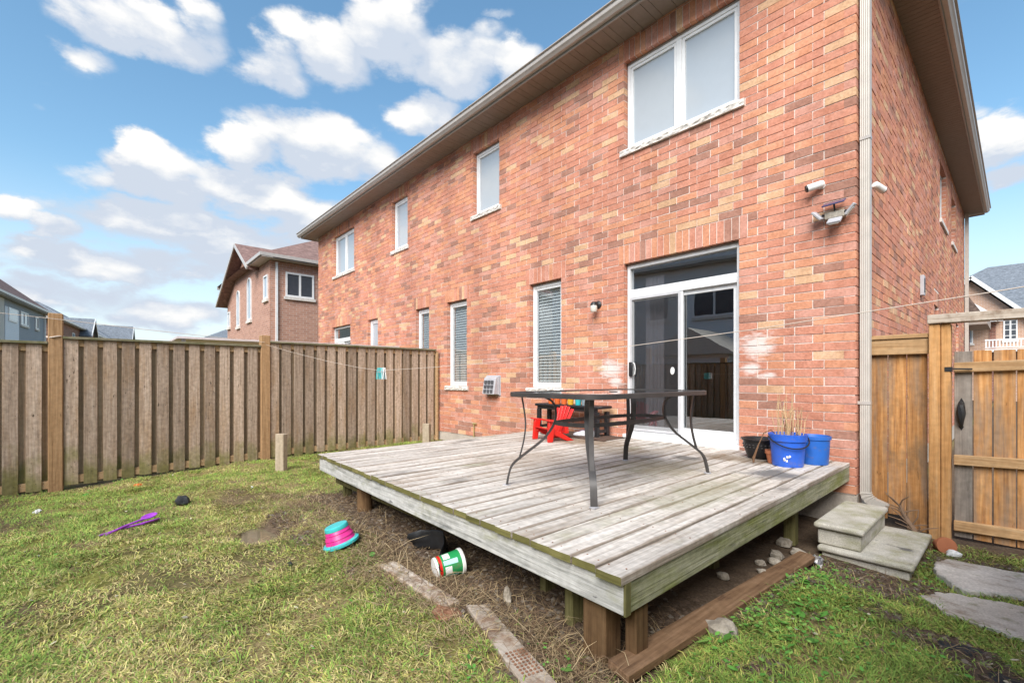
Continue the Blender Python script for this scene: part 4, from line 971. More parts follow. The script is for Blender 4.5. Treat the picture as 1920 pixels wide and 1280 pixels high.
hd.add([(.026,-.016,1.05),(.07,-.016,1.05),(.048,-.016,1.10),(.026,-.012,1.05),(.07,-.012,1.05),(.048,-.012,1.10)], [(0,1,2),(5,4,3),(0,3,4,1),(1,4,5,2),(2,5,3,0)])
hd.add([(.030,-.016,.845),(.066,-.016,.845),(.048,-.016,.81),(.030,-.012,.845),(.066,-.012,.845),(.048,-.012,.81)], [(0,1,2),(5,4,3),(0,3,4,1),(1,4,5,2),(2,5,3,0)])
hd.tube([(.048,-.014,1.06),(.048,-.045,1.03),(.048,-.055,.96),(.048,-.045,.88),(.048,-.014,.84)], [.016,.026,.032,.018,.012], 8)
hd.build('handle','black_metal',gate,smooth=True)
lt = MB(); lt.box(-.055,-.005,-.10,-.055,1.335,1.375); lt.tube([(-.05,-.09,1.36),(.12,-.072,1.355)], .007, 6); lt.build('latch','black_metal',gate)

# ------------------------------------------------------------------ concrete steps, slabs, plank, edging
st = thing('concrete_step', 'low wide precast concrete step with dark scorch stain on top', 'step', (0,0,0))
MB().box(-.015,.53,-1.115,-.13,-.35,-.127).build('riser','step_concrete',st,bevel=.012,seg=2)
MB().box(-.042,.556,-1.145,-.10,-.125,-.079).build('tread','step_concrete',st,bevel=.018,seg=3)
st = thing('concrete_step', 'upper narrow precast concrete step standing on the wide step beside the deck', 'step', (0,0,0))
MB().box(-.050,.240,-1.09,-.14,-.077,.052).build('riser','step_concrete',st,bevel=.012,seg=2)
MB().box(-.072,.262,-1.125,-.13,.054,.10).build('tread','step_concrete',st,bevel=.018,seg=3)
def slab(pts, zt, label, th=.06):
    q = random.Random(int(pts[0][1]*-100)); P2 = []
    for i in range(len(pts)):
        a, b = Vector(pts[i]), Vector(pts[(i+1)%len(pts)])
        for k in range(7): c = a.lerp(b, k/7); P2.append((c.x+q.uniform(-.014,.014)+(.02 if k == 0 else 0)*(-1 if c.x > 1 else 1), c.y+q.uniform(-.014,.014)))
    pts = P2; m = MB(); n = len(pts)
    m.add([(x,y,zt-th) for x,y in pts]+[(x,y,zt) for x,y in pts], [tuple(range(n-1,-1,-1)), tuple(range(n,2*n))]+[(i,(i+1)%n,n+(i+1)%n,n+i) for i in range(n)])
    return tag(m.build('paving_slab','slab',None,bevel=.012,seg=2), label, 'slab')
slab([(.61,-.70),(.70,-.54),(1.38,-.48),(1.38,-.96),(1.03,-1.06),(.80,-1.18),(.69,-1.02)], -.132, 'pale concrete paving slab in the grass in front of the gate')
slab([(.63,-1.56),(.71,-1.38),(.85,-1.32),(1.05,-1.26),(1.38,-1.28),(1.38,-2.0),(1.10,-1.80),(.80,-1.74)], -.125, 'muddy cracked concrete paving slab sunk in the grass beyond the pale slab')
pk = MB(); pk.hexa([(-.140,-3.83,.012),(-.014,-3.86,.012),(.030,-1.42,-.118),(-.095,-1.40,-.118)], [(-.140,-3.83,.052),(-.014,-3.86,.052),(.030,-1.42,-.075),(-.095,-1.40,-.075)])
tag(pk.build('wooden_plank','plank_wood',None,bevel=.004), 'long brown wooden plank lying on the soil along the deck side', 'plank')
eb = MB(); eb.hexa([(-1.0,-3.96,-.05),(-.93,-3.87,-.05),(.12,-4.16,-.05),(.07,-4.30,-.05)][::1], [(-1.0,-3.96,.016),(-.93,-3.87,.016),(.12,-4.16,.018),(.07,-4.30,.018)])
eo = eb.build('old_board','old_board_wood',None,bevel=.004); tag(eo, 'worn pale board with rusty metal grid lying flat at the lawn edge', 'board')
rg = MB()
for i in range(9):
    for k in range(5):
        a = Vector((-.50,-4.075,.0195))+Vector((.966,-.262,0))*(i*.022)+Vector((.262,.966,0))*(k*.02-.02); rg.lathe([(.007,0),(.007,.002)], 6, c=a)
rg.build('rusty_grid','rust',eo)
def lump(name, c, r, label, cat, mt_='stone', jit=.22, seed=1, sm=False, rot=0):
    q = random.Random(seed); m = MB(); m.blob((0,0,0), *r, jit, 8, 5, rnd=q)
    o = m.build(name, mt_, None, smooth=sm); o.location = c; o.rotation_euler.z = rot; return tag(o, label, cat)
eb = MB(); eb.hexa([(-1.90,-4.045,-.06),(-1.06,-4.075,-.06),(-1.05,-3.965,-.06),(-1.88,-3.93,-.06)],[(-1.90,-4.045,G(-1.9,-4.0)+.034),(-1.06,-4.075,G(-1.06,-4.02)+.032),(-1.05,-3.965,G(-1.06,-4.02)+.034),(-1.88,-3.93,G(-1.9,-4.0)+.036)])
tag(eb.build('old_board','old_board_wood',None,bevel=.006), 'half buried weathered board leading from the worn board towards the toy bucket', 'board')
lump('edging_stone', (-1.02,-4.08,G(-1.02,-4.08)), (.10,.075,.03), 'brown earthy edging stone touching the end of the worn board', 'stone', 'rust', seed=14)
lump('rubble_stone', (-.88,-3.76,G(-.88,-3.76)+.045), (.028,.025,.06), 'small upright pale rubble stone on the soil in front of the deck', 'stone', seed=5, sm=False)
lump('field_stone', (.05,-3.12,G(.05,-3.12)+.02), (.085,.06,.055), 'rounded brown stone in the weeds beside the long plank', 'stone', seed=6)
RUB = ['rough rubble stone beside the far end of the long plank','rough rubble stone under the deck behind the end of the plank','smallest rubble stone touching the long plank','low rubble stone a little deeper under the deck than its neighbours','rubble stone under the deck side farthest from the steps','rubble stone lying against the concrete steps','largest rubble stone under the deck close to the concrete steps']
for i, (x, y, r_) in enumerate([(-.16,-1.75,.05),(-.22,-1.5,.06),(-.12,-2.1,.035),(-.2,-1.9,.04),(-.25,-2.4,.045),(-.13,-1.3,.06),(-.28,-1.15,.07)]):
    lump('rubble_stone', (x,y,G(x,y)+r_*.4), (r_,r_*.8,r_*.6), RUB[i], 'stone', seed=30+i)['group'] = 'rubble under the deck side'

# ------------------------------------------------------------------ patio table
tb = thing('patio_table', 'dark metal patio table with glass top and curved legs on the deck', 'table', (-1.165,-2.35,DZ))
TX, TY, TH = .455, .815, .72
def rrect(hx, hy, r, n=6):
    out = []
    for (sx, sy, a0) in ((1,1,0),(-1,1,90),(-1,-1,180),(1,-1,270)):
        for i in range(n+1): t = R(a0+90*i/n); out.append((sx*(hx-r)+r*math.cos(t), sy*(hy-r)+r*math.sin(t)))
    return out
o1, o2 = rrect(TX,TY,.16), rrect(TX-.028,TY-.028,.135); n = len(o1)
m = MB(); m.add([(x,y,TH-.035) for x,y in o1]+[(x,y,TH-.004) for x,y in o1]+[(x*.992,y*.995,TH) for x,y in o1]+[(x,y,TH) for x,y in o2]+[(x,y,TH-.035) for x,y in o2],
    [(q*n+i, q*n+(i+1)%n, ((q+1)%5)*n+(i+1)%n, ((q+1)%5)*n+i) for q in range(5) for i in range(n)])
m.build('rim','table_metal',tb,smooth=True)
o3 = rrect(TX-.030,TY-.030,.135); m = MB(); m.add([(x,y,TH-.012) for x,y in o3]+[(x,y,TH-.006) for x,y in o3], [tuple(range(n-1,-1,-1)), tuple(range(n,2*n))]+[(i,(i+1)%n,n+(i+1)%n,n+i) for i in range(n)])
m.build('glass_top','table_glass',tb)
MB().lathe([(.035,TH-.0055),(.035,TH-.002),(.02,TH-.001)], 20).build('umbrella_hole_ring','black_plastic',tb,smooth=True)
def spline(P, k=6):
    out = []
    for i in range(len(P)-1):
        p0 = P[max(i-1,0)]; p1 = P[i]; p2 = P[i+1]; p3 = P[min(i+2,len(P)-1)]
        for j in range(k):
            t = j/k; out.append(tuple(.5*((2*b)+(c-a)*t+(2*a-5*b+4*c-d)*t*t+(-a+3*b-3*c+d)*t**3) for a,b,c,d in zip(p0,p1,p2,p3)))
    out.append(tuple(P[-1])); return out
LEG = [(0,0),(-.012,.07),(-.045,.16),(-.15,.25),(-.28,.355),(-.36,.47),(-.375,.57),(-.345,.645),(-.27,.684)]
BRC = [(-.115,.684),(-.135,.56),(-.143,.46),(-.128,.34),(-.095,.212)]
q2 = math.sqrt(.5)
for sx in (-1,1):
    for sy in (-1,1):
        fx, fy = sx*.418, sy*.792; d = (sx*q2, sy*q2); sd = (-d[1], d[0], 0)
        leg = MB().sweep([(fx+d[0]*r, fy+d[1]*r, z+.004) for r, z in spline(LEG)], .045, .016, sd).build('leg','table_metal',tb,smooth=True)
        MB().sweep([(fx+d[0]*r, fy+d[1]*r, z) for r, z in spline(BRC)], .032, .012, sd).build('brace','table_metal',leg,smooth=True)
        MB().box(fx-.022,fx+.022,fy-.022,fy+.022,.0005,.010).build('foot','grey_vent',leg)
inn = lambda sx, sy: (sx*(.418-.365*q2), sy*(.792-.365*q2))
for (a, b, bow) in ((inn(-1,-1),inn(1,-1),(0,-.05)),(inn(1,-1),inn(1,1),(.06,0)),(inn(1,1),inn(-1,1),(0,.05)),(inn(-1,1),inn(-1,-1),(-.06,0))):
    P = [(a[0]+(b[0]-a[0])*t+bow[0]*4*t*(1-t), a[1]+(b[1]-a[1])*t+bow[1]*4*t*(1-t), .485) for t in [i/12 for i in range(13)]]
    MB().sweep(P, .030, .010, (0,0,1)).build('stretcher','table_metal',tb,smooth=True)

# ------------------------------------------------------------------ red child's chair
ch = thing('child_chair', 'small red plastic slatted garden chair for a child on the deck', 'chair', (-3.12,-.97,DZ), R(-14))
def plank3(par, name, a, b, w, h, up, bev=.006): return MB().bar(a, b, w, h, up).build(name, 'red_plastic', par, bevel=bev, seg=2)
for s in (-1,1):
    m = MB(); m.hexa([(s*.19-.022,-.20,0),(s*.19+.022,-.20,0),(s*.19+.022,-.13,0),(s*.19-.022,-.13,0)],[(s*.175-.022,-.185,.27),(s*.175+.022,-.185,.27),(s*.175+.022,-.09,.27),(s*.175-.022,-.09,.27)]); m.build('front_leg','red_plastic',ch,bevel=.008,seg=2)
    m = MB(); m.hexa([(s*.17-.018,.10,0),(s*.17+.018,.10,0),(s*.17+.018,.22,0),(s*.17-.018,.22,0)],[(s*.165-.018,-.16,.12),(s*.165+.018,-.16,.12),(s*.165+.018,-.09,.17),(s*.165-.018,-.09,.17)]); m.build('side_rail','red_plastic',ch,bevel=.008,seg=2)
    m = MB(); m.hexa([(s*.195-.045,-.21,.27),(s*.195+.045,-.21,.27),(s*.185+.03,.13,.225),(s*.185-.03,.13,.225)],[(s*.195-.045,-.21,.292),(s*.195+.045,-.21,.292),(s*.185+.03,.13,.247),(s*.185-.03,.13,.247)]); m.build('armrest','red_plastic',ch,bevel=.008,seg=2)
    plank3(ch,'arm_support',(s*.178,.10,.10),(s*.182,.085,.226),.03,.06,(0,1,0))
for k in range(4):
    y = -.155+k*.058; plank3(ch,'seat_slat',(-.158,y,.165-k*.016),(.158,y,.165-k*.016),.052,.016,(0,.25,1))
for k in range(5):
    t = (k-2)/2; bx0 = t*.105; bx1 = t*.165; h_ = .455-.035*t*t
    m = MB(); m.hexa([(bx0-.024,.075,.095),(bx0+.024,.075,.095),(bx0+.024,.091,.095),(bx0-.024,.091,.095)],[(bx1-.032,.195,h_),(bx1+.032,.195,h_-.006*abs(t)),(bx1+.032,.211,h_-.006*abs(t)),(bx1-.032,.211,h_)]); m.build('back_slat','red_plastic',ch,bevel=.006,seg=2)
plank3(ch,'back_rail',(-.17,.150,.235),(.17,.150,.235),.018,.045,(0,0,1))

# ------------------------------------------------------------------ black bench with cups, shoe, shade sheet
bn = thing('low_bench', 'low black plastic bench against the brick wall holding coloured cups', 'bench', (-3.42,-.24,DZ))
MB().box(-.62,.62,-.16,.16,.395,.435).build('top','black_plastic',bn,bevel=.012,seg=2)
MB().box(-.585,.585,-.14,-.12,.352,.393).build('apron','black_plastic',bn,bevel=.005)
for sx in (-1,1):
    for sy in (-1,1): MB().box(sx*.56-.03,sx*.56+.03,sy*.115-.03,sy*.115+.03,0,.351).build('leg','black_plastic',bn,bevel=.006)
    MB().box(sx*.56-.02,sx*.56+.02,-.084,.084,.06,.10).build('leg_brace','black_plastic',bn)
def cup(x, mt_, label, h=.135, r=.055):
    c = tag(MB().lathe([(r*.72,0),(r*.97,h*.93),(r*1.05,h*.94),(r*1.05,h),(r*.92,h),(r*.66,.012),(0.001,.012)], 20).build('cup', mt_, None, smooth=True), label, 'cup', 'cups on the black bench')
    c.location = (x,-.30,DZ+.4355); return c
cup(-3.78,'orange_plastic','orange plastic cup at the end of the cup row on the black bench'); cup(-3.645,'orange_plastic','orange plastic cup in the middle of three orange cups'); cup(-3.51,'orange_plastic','orange plastic cup standing next to the yellow cup')
cup(-3.385,'yellow_plastic','yellow plastic cup between an orange and a teal cup'); cup(-3.24,'teal_plastic','teal plastic cup beside the yellow cup'); cup(-3.12,'grey_blue_plastic','grey-blue plastic cup beside the teal cup')
def shoe(loc, rz, label):
    s_ = thing('shoe', label, 'shoe', loc, rz, 'sneakers under the bench')
    prof = [(-.13,.030),(-.11,.040),(-.05,.038),(.0,.036),(.06,.044),(.11,.042),(.135,.025)]
    vs = []; 
    for z in (0,.022):
        vs += [(x,w,z) for x,w in prof]+[(x,-w,z) for x,w in prof[::-1]]
    k = 14; MB().add(vs, [tuple(range(k-1,-1,-1)), tuple(range(k,2*k))]+[(i,(i+1)%k,k+(i+1)%k,k+i) for i in range(k)]).build('sole','shoe_white',s_,bevel=.005)
    m = MB(); rows = [(-.128,.028,.085),(-.10,.036,.092),(-.05,.035,.085),(.0,.034,.075),(.05,.040,.058),(.10,.038,.045),(.13,.02,.03)]; vs = []
    for (x,w,h_) in rows: vs += [(x,w,.0225),(x,w*.8,h_*.8),(x,w*.35,h_),(x,-w*.35,h_),(x,-w*.8,h_*.8),(x,-w,.0225)]
    fs = [(i*6+q,(i+1)*6+q,(i+1)*6+q+1,i*6+q+1) for i in range(6) for q in range(5)]+[(0,1,2,3,4,5),(41,40,39,38,37,36)]
    m.add(vs, fs).build('upper','shoe_white',s_,smooth=True,ang=60)
    MB().blob((-.06,0,.088),.05,.022,.006,.05).build('opening','shoe_purple',s_,smooth=True)
    for q in range(3): MB().box(.0+q*.022,.010+q*.022,-.022,.022,.072-q*.008,.080-q*.008).build('lace','shoe_purple',s_)
shoe((-2.98,-.30,DZ+.002), R(165), 'white sneaker with dark laces lying nearer the bench leg'); shoe((-3.12,-.36,DZ+.002), R(188), 'white sneaker with dark laces lying farther under the bench')
vs = []; q = random.Random(2)
for i in range(9):
    for k in range(6): vs.append((-3.75+i*.15+q.uniform(-.02,.02), -.62+k*.11+q.uniform(-.02,.02), DZ+.006+abs(q.gauss(0,.006))))
shade_sheet = MB().add(vs, [(i*6+k,(i+1)*6+k,(i+1)*6+k+1,i*6+k+1) for i in range(8) for k in range(5)]).build('door_mat','rug_brown',None,smooth=True)  # dark brown sheet painting in the shade beneath the bench
sm = shade_sheet.modifiers.new('thick','SOLIDIFY'); sm.thickness = .004; tag(shade_sheet, 'crumpled dark brown mat on the deck under the black bench', 'mat')

# ------------------------------------------------------------------ pots and buckets
def vessel(name, label, cat, loc, prof, mt_, n=32):
    o = thing(name, label, cat, loc); b = MB().lathe(prof, n).build('body', mt_, o, smooth=True); return o
bp = vessel('plant_pot','round black embossed plant pot on the deck beside the patio door','pot',(-.735,-.40,DZ+.001),
    [(.095,0),(.12,.02),(.145,.10),(.158,.17),(.160,.185),(.178,.19),(.180,.205),(.168,.207),(.150,.19),(.13,.05),(.001,.045)],'black_plastic')
m = MB()
for i in range(26):
    t = 2*math.pi*i/26
    for (r_, z) in ((.150,.118),(.154,.142)): m.blob((math.cos(t+z*9)*r_, math.sin(t+z*9)*r_, z), .011,.011,.008,.1,6,4)
m.build('relief_pattern','table_metal',bp)
MB().lathe([(.001,.145),(.14,.15),(.14,.152),(.001,.16)],20).build('soil','brown_stem',bp,smooth=True)
tp = vessel('terracotta_pot','small terracotta pot wedged between the black pot and blue bucket','pot',(-.545,-.60,DZ+.001),[(.045,0),(.062,.09),(.07,.092),(.07,.125),(.058,.125),(.04,.02),(.001,.02)],'terracotta')
b1 = vessel('blue_bucket','bright blue bucket with black handle holding dead stems','bucket',(-.405,-.64,DZ+.001),
    [(.125,0),(.130,.012),(.148,.235),(.160,.238),(.163,.29),(.166,.30),(.158,.302),(.150,.28),(.138,.235),(.118,.02),(.001,.02)],'blue_plastic')
hp = []; 
for i in range(17):
    t = math.pi*i/16; a = R(-40)+math.pi*(i/16)-R(100)
    hp.append((math.cos(a)*.172, math.sin(a)*.172, .275-.095*math.sin(t)))
MB().tube(hp, .0065, 8).build('handle','black_plastic',b1,smooth=True)
stk = MB(); q = random.Random(12)
for i in range(9): stk.blob((.028*q.uniform(-1,1)+math.cos(R(-75))*.140, .01*q.uniform(-1,1)+math.sin(R(-75))*.140, .085+q.uniform(-.025,.03)), .010,.004,.012,.3,6,4)
stk.build('torn_sticker','white_plastic',b1)
MB().lathe([(.001,.20),(.135,.205),(.135,.207),(.001,.215)],20).build('soil','brown_stem',b1,smooth=True)
b2 = vessel('blue_bucket','lighter blue bucket standing against the brick wall near the corner','bucket',(-.275,-.33,DZ+.001),
    [(.118,0),(.122,.01),(.135,.235),(.145,.238),(.146,.268),(.138,.27),(.126,.23),(.112,.02),(.001,.02)],'blue_plastic_light')
MB().lathe([(.001,.20),(.123,.205),(.123,.207),(.001,.215)],20).build('soil','brown_stem',b2,smooth=True)
dp = thing('dead_plant','dry straw-coloured dead stems standing in the blue bucket','plant',(-.405,-.64,DZ+.20)); q = random.Random(8)
def stems(par, n, cx, cy, h0, h1, mt_, spread=.06, r=.0035, name='stem'):
    for i in range(n):
        x = cx+q.uniform(-spread,spread); y = cy+q.uniform(-spread,spread); h_ = q.uniform(h0,h1); lx, ly = q.uniform(-.06,.06), q.uniform(-.06,.06)
        P = [(x,y,0),(x+lx*.3+q.uniform(-.01,.01),y+ly*.3,h_*.4),(x+lx*.7+q.uniform(-.015,.015),y+ly*.7,h_*.75),(x+lx,y+ly,h_)]
        m = MB().tube(P,[r,r*.9,r*.7,r*.3],5)
        if q.random() < .8:
            b = Vector(P[2]); m.tube([b,b+Vector((q.uniform(-.06,.06),q.uniform(-.05,.05),q.uniform(-.02,.06)))],[r*.6,r*.2],4)
            b = Vector(P[1]); m.tube([b,b+Vector((q.uniform(-.05,.05),q.uniform(-.05,.05),q.uniform(-.02,.06)))],[r*.6,r*.2],4)
        m.build(name, mt_, par)
stems(dp, 20, -.03, -.02, .32, .56, 'straw_stem', .07); stems(dp, 6, .08, .03, .2, .38, 'straw_stem', .04, .004); stems(dp, 8, .03, .02, .12, .32, 'brown_stem', .07, .003)
m = MB().tube([(-.08,-.03,.08),(-.13,-.05,.13),(-.18,-.08,.10),(-.22,-.11,-.02),(-.25,-.13,-.13),(-.255,-.14,-.19)],[.005,.005,.005,.006,.012,.006],6); m.blob((-.253,-.138,-.155),.014,.014,.035,.25,7,5); m.build('drooping_stem','brown_stem',dp,smooth=True)

# ------------------------------------------------------------------ clothesline and pegs
RP = [(-7.33,-3.43,1.835),(-6.0,-3.425,1.655),(-4.6,-3.42,1.485),(-3.75,-3.415,1.395),(-3.25,-3.41,1.356),(-3.08,-3.41,1.353),(-2.4,-3.41,1.362),(-1.72,-3.405,1.378),(-.6,-3.40,1.425),(.3,-3.40,1.482),(1.0,-3.40,1.543),(1.36,-3.40,1.58)]
rope = MB().tube(RP, .0017, 6).build('clothesline','rope',None,smooth=True); tag(rope, 'thin pale clothesline stretched across the yard with pegs hanging on it', 'clothesline')
tag(MB().tube([(-7.32,-3.45,1.87),(-7.24,-5.0,1.965),(-7.22,-5.9,2.035),(-7.30,-8.1,2.19)], .0035, 6).build('clothesline','rope',None,smooth=True), 'second thin pale line running along above the left fence', 'clothesline')
def peg(x, mt_, label, rz):
    p = thing('clothes_peg', label, 'peg', (x,-3.41,1.354), rz, 'pegs on the clothesline'); p.scale = (1.35,1.35,1.35)
    for s in (-1,1):
        m = MB(); m.hexa([(s*.0035-.003,-.006,.018),(s*.0035+.003,-.006,.018),(s*.0035+.003,.006,.018),(s*.0035-.003,.006,.018)],[(s*.012-.003,-.006,-.066),(s*.012+.003,-.006,-.066),(s*.012+.003,.006,-.066),(s*.012-.003,.006,-.066)]); m.build('half', mt_, p, bevel=.0015)
    MB().tube([(-.008,-.007,-.012),(.008,-.007,-.012)],.002,6).build('spring','grey_vent',p)
for i, (dx, mt_, lb) in enumerate([(-.052,'cyan_plastic','turquoise clothes peg at the far end from the white peg'),(-.028,'cyan_plastic','turquoise clothes peg between two other turquoise pegs'),(.0,'cyan_plastic','turquoise clothes peg next to the pale blue peg'),(.026,'pale_cyan_plastic','pale blue clothes peg between turquoise and white pegs'),(.052,'white_plastic','white clothes peg at the end of the peg row')]):
    peg(-3.16+dx*1.35, mt_, lb, R(42+fr.uniform(-25,25)))

# ------------------------------------------------------------------ things on the lawn
def tilted(o, rx, ry, rz): o.rotation_euler = (rx, ry, rz); return o
x, y = -2.47, -4.08
pb = thing('sand_bucket','upturned toy bucket, turquoise rim and base with pink sides, on the grass','bucket',(x,y,G(x,y)+.035)); tilted(pb, R(14), R(-10), 0)
MB().lathe([(.135,-.01),(.137,.008),(.118,.018),(.112,.018)],28).build('rim','cyan_plastic',pb,smooth=True)
MB().lathe([(.113,.016),(.108,.03),(.102,.045),(.107,.05),(.098,.068),(.092,.082),(.096,.088),(.086,.108),(.084,.112)],28).build('side','pink_plastic',pb,smooth=True)
MB().lathe([(.088,.110),(.09,.118),(.086,.138),(.080,.143)],28).build('base','cyan_plastic',pb,smooth=True)
MB().lathe([(.079,.1425),(.07,.139),(.001,.138)],28).build('base_disc','pale_cyan_plastic',pb,smooth=True)
x, y = -1.45, -3.77
gp = thing('plastic_pail','green printed plastic tub with white rims tipped on its side on the soil','tub',(x,y,G(x,y)+.075)); gp.rotation_euler = Vector((0,0,1)).rotation_difference(Vector((.255,.95,.10))).to_euler()
MB().lathe([(.062,-.085),(.068,-.08),(.078,.07)],28).build('body','green_print',gp,smooth=True)
MB().lathe([(.080,.0705),(.084,.074),(.084,.092),(.076,.094),(.070,.09),(.058,-.06),(.001,-.06)],28).build('rim','white_plastic',gp,smooth=True)
MB().lathe([(.064,-.1),(.0665,-.096),(.0685,-.0855),(.060,-.0852)],28).build('base','white_plastic',gp,smooth=True)
MB().lathe([(.0692,-.079),(.0702,-.060),(.0685,-.060),(.067,-.079)],28).build('stripe','red_plastic',gp,smooth=True)
def wrap(par, name, mt_, a0, a1, z0, z1, r0, r1):
    m = MB(); vs = []; k = 8
    for i in range(k+1):
        a = R(a0+(a1-a0)*i/k); vs += [(r0*math.cos(a),r0*math.sin(a),z0),(r1*math.cos(a),r1*math.sin(a),z1)]
    m.add(vs, [(2*i,2*i+2,2*i+3,2*i+1) for i in range(k)]).build(name, mt_, par, smooth=True)
for a in (150, 250, 330, 60): wrap(gp,'label_patch','white_plastic',a,a+42,-.045,.0,.0712,.0740); wrap(gp,'label_patch','pale_cyan_plastic',a+48,a+72,-.05,.045,.0708,.0768)
def toy_spoon(loc, rz, label):
    z = 0; s_ = thing('toy_spoon', label, 'toy', loc, rz, 'purple toys crossed on the grass')
    MB().tube([(-.24,0,.012),(-.10,0,.020),(.05,0,.016),(.10,0,.012)],[.008,.009,.009,.012],8).build('handle','purple_plastic',s_,smooth=True)
    m = MB(); vs = []; n=18
    for (k, zz) in ((1.0,.022),(.8,.010),(.45,.003),(.05,.001)): vs += [(.155+.075*k*math.cos(2*math.pi*i/n), .045*k*math.sin(2*math.pi*i/n), zz) for i in range(n)]
    m.add(vs, [(q_*n+i,q_*n+(i+1)%n,(q_+1)*n+(i+1)%n,(q_+1)*n+i) for q_ in range(3) for i in range(n)]+[tuple(3*n+i for i in range(n))]); b = m.build('bowl','purple_plastic',s_,smooth=True); sd_ = b.modifiers.new('thick','SOLIDIFY'); sd_.thickness = .005
    return s_
x, y = -4.38, -5.25
tilted(toy_spoon((x,y,G(x,y)+.03), R(118), 'purple plastic toy scoop lying uppermost of two crossed on the grass'), R(8), R(-6), R(128))
tilted(toy_spoon((x+.03,y-.01,G(x,y)+.008), R(140), 'purple plastic toy scoop lying underneath the other one'), R(-16), R(-2), R(112))
x, y = -4.98, -4.82; lump('black_bag', (x,y,G(x,y)+.035), (.10,.075,.055), 'small crumpled black bag lying on the lawn behind the purple toys', 'bag', 'dark_cloth', .25, 8, True)
x, y = -6.66, -5.11; lump('orange_cap', (x,y,G(x,y)+.012), (.07,.05,.022), 'small orange-red plastic cap on the grass near the left fence', 'cap', 'orange_plastic', .05, 9, True)
for i, (x, y, sx, mt_, lb) in enumerate([(-5.87,-5.97,.09,'white_plastic','pale scrap of plastic wrap on the grass by the left fence'),(-2.41,-4.47,.035,'dark_cloth','tiny dark scrap on the grass beyond the toy bucket'),(-5.2,-4.1,.03,'white_plastic','tiny white scrap on the grass behind the puddle')]):
    lump('litter_scrap', (x,y,G(x,y)+.012), (sx,sx*.4,.014), lb, 'scrap', mt_, .35, 40+i)
m = MB(); q = random.Random(4); n = 30; ring_ = []
for i in range(n):
    t = 2*math.pi*i/n; k = 1+q.uniform(-.06,.06); ring_.append((-3.38+.40*k*math.cos(t), -4.43+.28*k*math.sin(t)))
zl = G(-3.42,-4.40)+.040
tag(MB().add([(a,b,zl) for a,b in ring_]+[(-3.36,-4.44,zl)], [(i,(i+1)%n,n) for i in range(n)]).build('puddle','muddy_water'), kind='structure')
def stake(x, y, w, d, h_, label, rz=0, z0=None):
    m = MB(); m.box(-w/2,w/2,-d/2,d/2,-.2,h_); o = m.build('wooden_stake','stake_wood',None,bevel=.006); o.location = (x,y,G(x,y) if z0 is None else z0); o.rotation_euler.z = rz
    return tag(o, label, 'stake')
stake(-6.12,-3.52,.14,.09,.54,'short square wooden stake standing in the lawn before the fence post', R(35)); stake(-6.42,-.90,.14,.09,.42,'short pale wooden stake beside the far corner of the deck', R(30), 0)
# black sheet under the deck
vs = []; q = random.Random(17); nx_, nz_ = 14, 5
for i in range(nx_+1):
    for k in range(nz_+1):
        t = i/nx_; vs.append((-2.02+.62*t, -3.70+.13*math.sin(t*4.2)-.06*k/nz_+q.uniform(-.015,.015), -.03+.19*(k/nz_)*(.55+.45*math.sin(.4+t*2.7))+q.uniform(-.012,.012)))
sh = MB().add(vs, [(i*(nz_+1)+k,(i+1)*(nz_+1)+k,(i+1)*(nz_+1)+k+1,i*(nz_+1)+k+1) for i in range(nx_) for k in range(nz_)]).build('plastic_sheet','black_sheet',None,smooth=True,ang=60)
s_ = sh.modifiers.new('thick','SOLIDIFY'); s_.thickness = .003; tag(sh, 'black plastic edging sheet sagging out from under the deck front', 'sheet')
# right corner litter
x, y = .0, -1.42
vs = []; q = random.Random(6)
for i in range(7):
    for k in range(7): vs.append((x-.03+i*.018+q.uniform(-.008,.008), y-.07+k*.022+q.uniform(-.008,.008), G(x,y)+.03+.05*math.exp(-((i-3)**2+(k-3)**2)/6)+q.uniform(-.02,.02)))
fo = MB().add(vs, [(i*7+k,(i+1)*7+k,(i+1)*7+k+1,i*7+k+1) for i in range(6) for k in range(6)]).build('foil_wrapper','foil'); s_ = fo.modifiers.new('thick','SOLIDIFY'); s_.thickness = .001; tag(fo, 'crumpled silver foil wrapper beside the end of the long plank', 'wrapper')
x, y = .63, -.20
t2 = thing('terracotta_pot','terracotta pot tipped on its side at the foot of the gate post','pot',(x,y,G(x,y)+.055)); tilted(t2, R(78), 0, R(28))
MB().lathe([(.042,-.07),(.06,.03),(.068,.032),(.068,.065),(.062,.066)],24).build('body','terracotta',t2,smooth=True)
MB().lathe([(.0615,.0655),(.055,.02),(.038,-.055),(.001,-.055)],24).build('inside','terracotta_inside',t2,smooth=True)
lump('plaster_chunk',(.70,-.31,G(.70,-.31)+.03),(.05,.04,.035),'white plaster chunk lying at the mouth of the tipped terracotta pot','chunk','white_plastic',.2,11)
br_ = thing('pruned_shrub','bare pruned shrub stump with short brown twigs at the side fence','shrub',(.36,.10,G(.36,.10))); q = random.Random(31)
MB().tube([(.12,-.12,.01),(.04,-.05,.10),(-.03,0,.20),(-.05,.0,.27)],[.022,.02,.017,.012],7).build('trunk','twig',br_,smooth=True)
for i in range(13):
    b = Vector([(.04,-.05,.10),(-.03,0,.20),(-.05,0,.26),(.08,-.08,.06)][i%4]); d = Vector((q.uniform(-.16,.16),q.uniform(-.08,.04),q.uniform(.02,.16)))
    MB().tube([b,b+d*.5+Vector((q.uniform(-.02,.02),0,.01)),b+d],[.008,.006,.003],5).build('twig','twig',br_)
lump('dark_debris',(.87,-2.36,G(.87,-2.36)),(.10,.07,.022),'dark patch of damp debris in the grass beside the muddy slab','debris','dark_cloth',.3,12)
lump('dark_debris',(1.04,-2.55,G(1.04,-2.55)),(.09,.06,.02),'dark clump of debris in the grass farther from the muddy slab','debris','dark_cloth',.3,13)
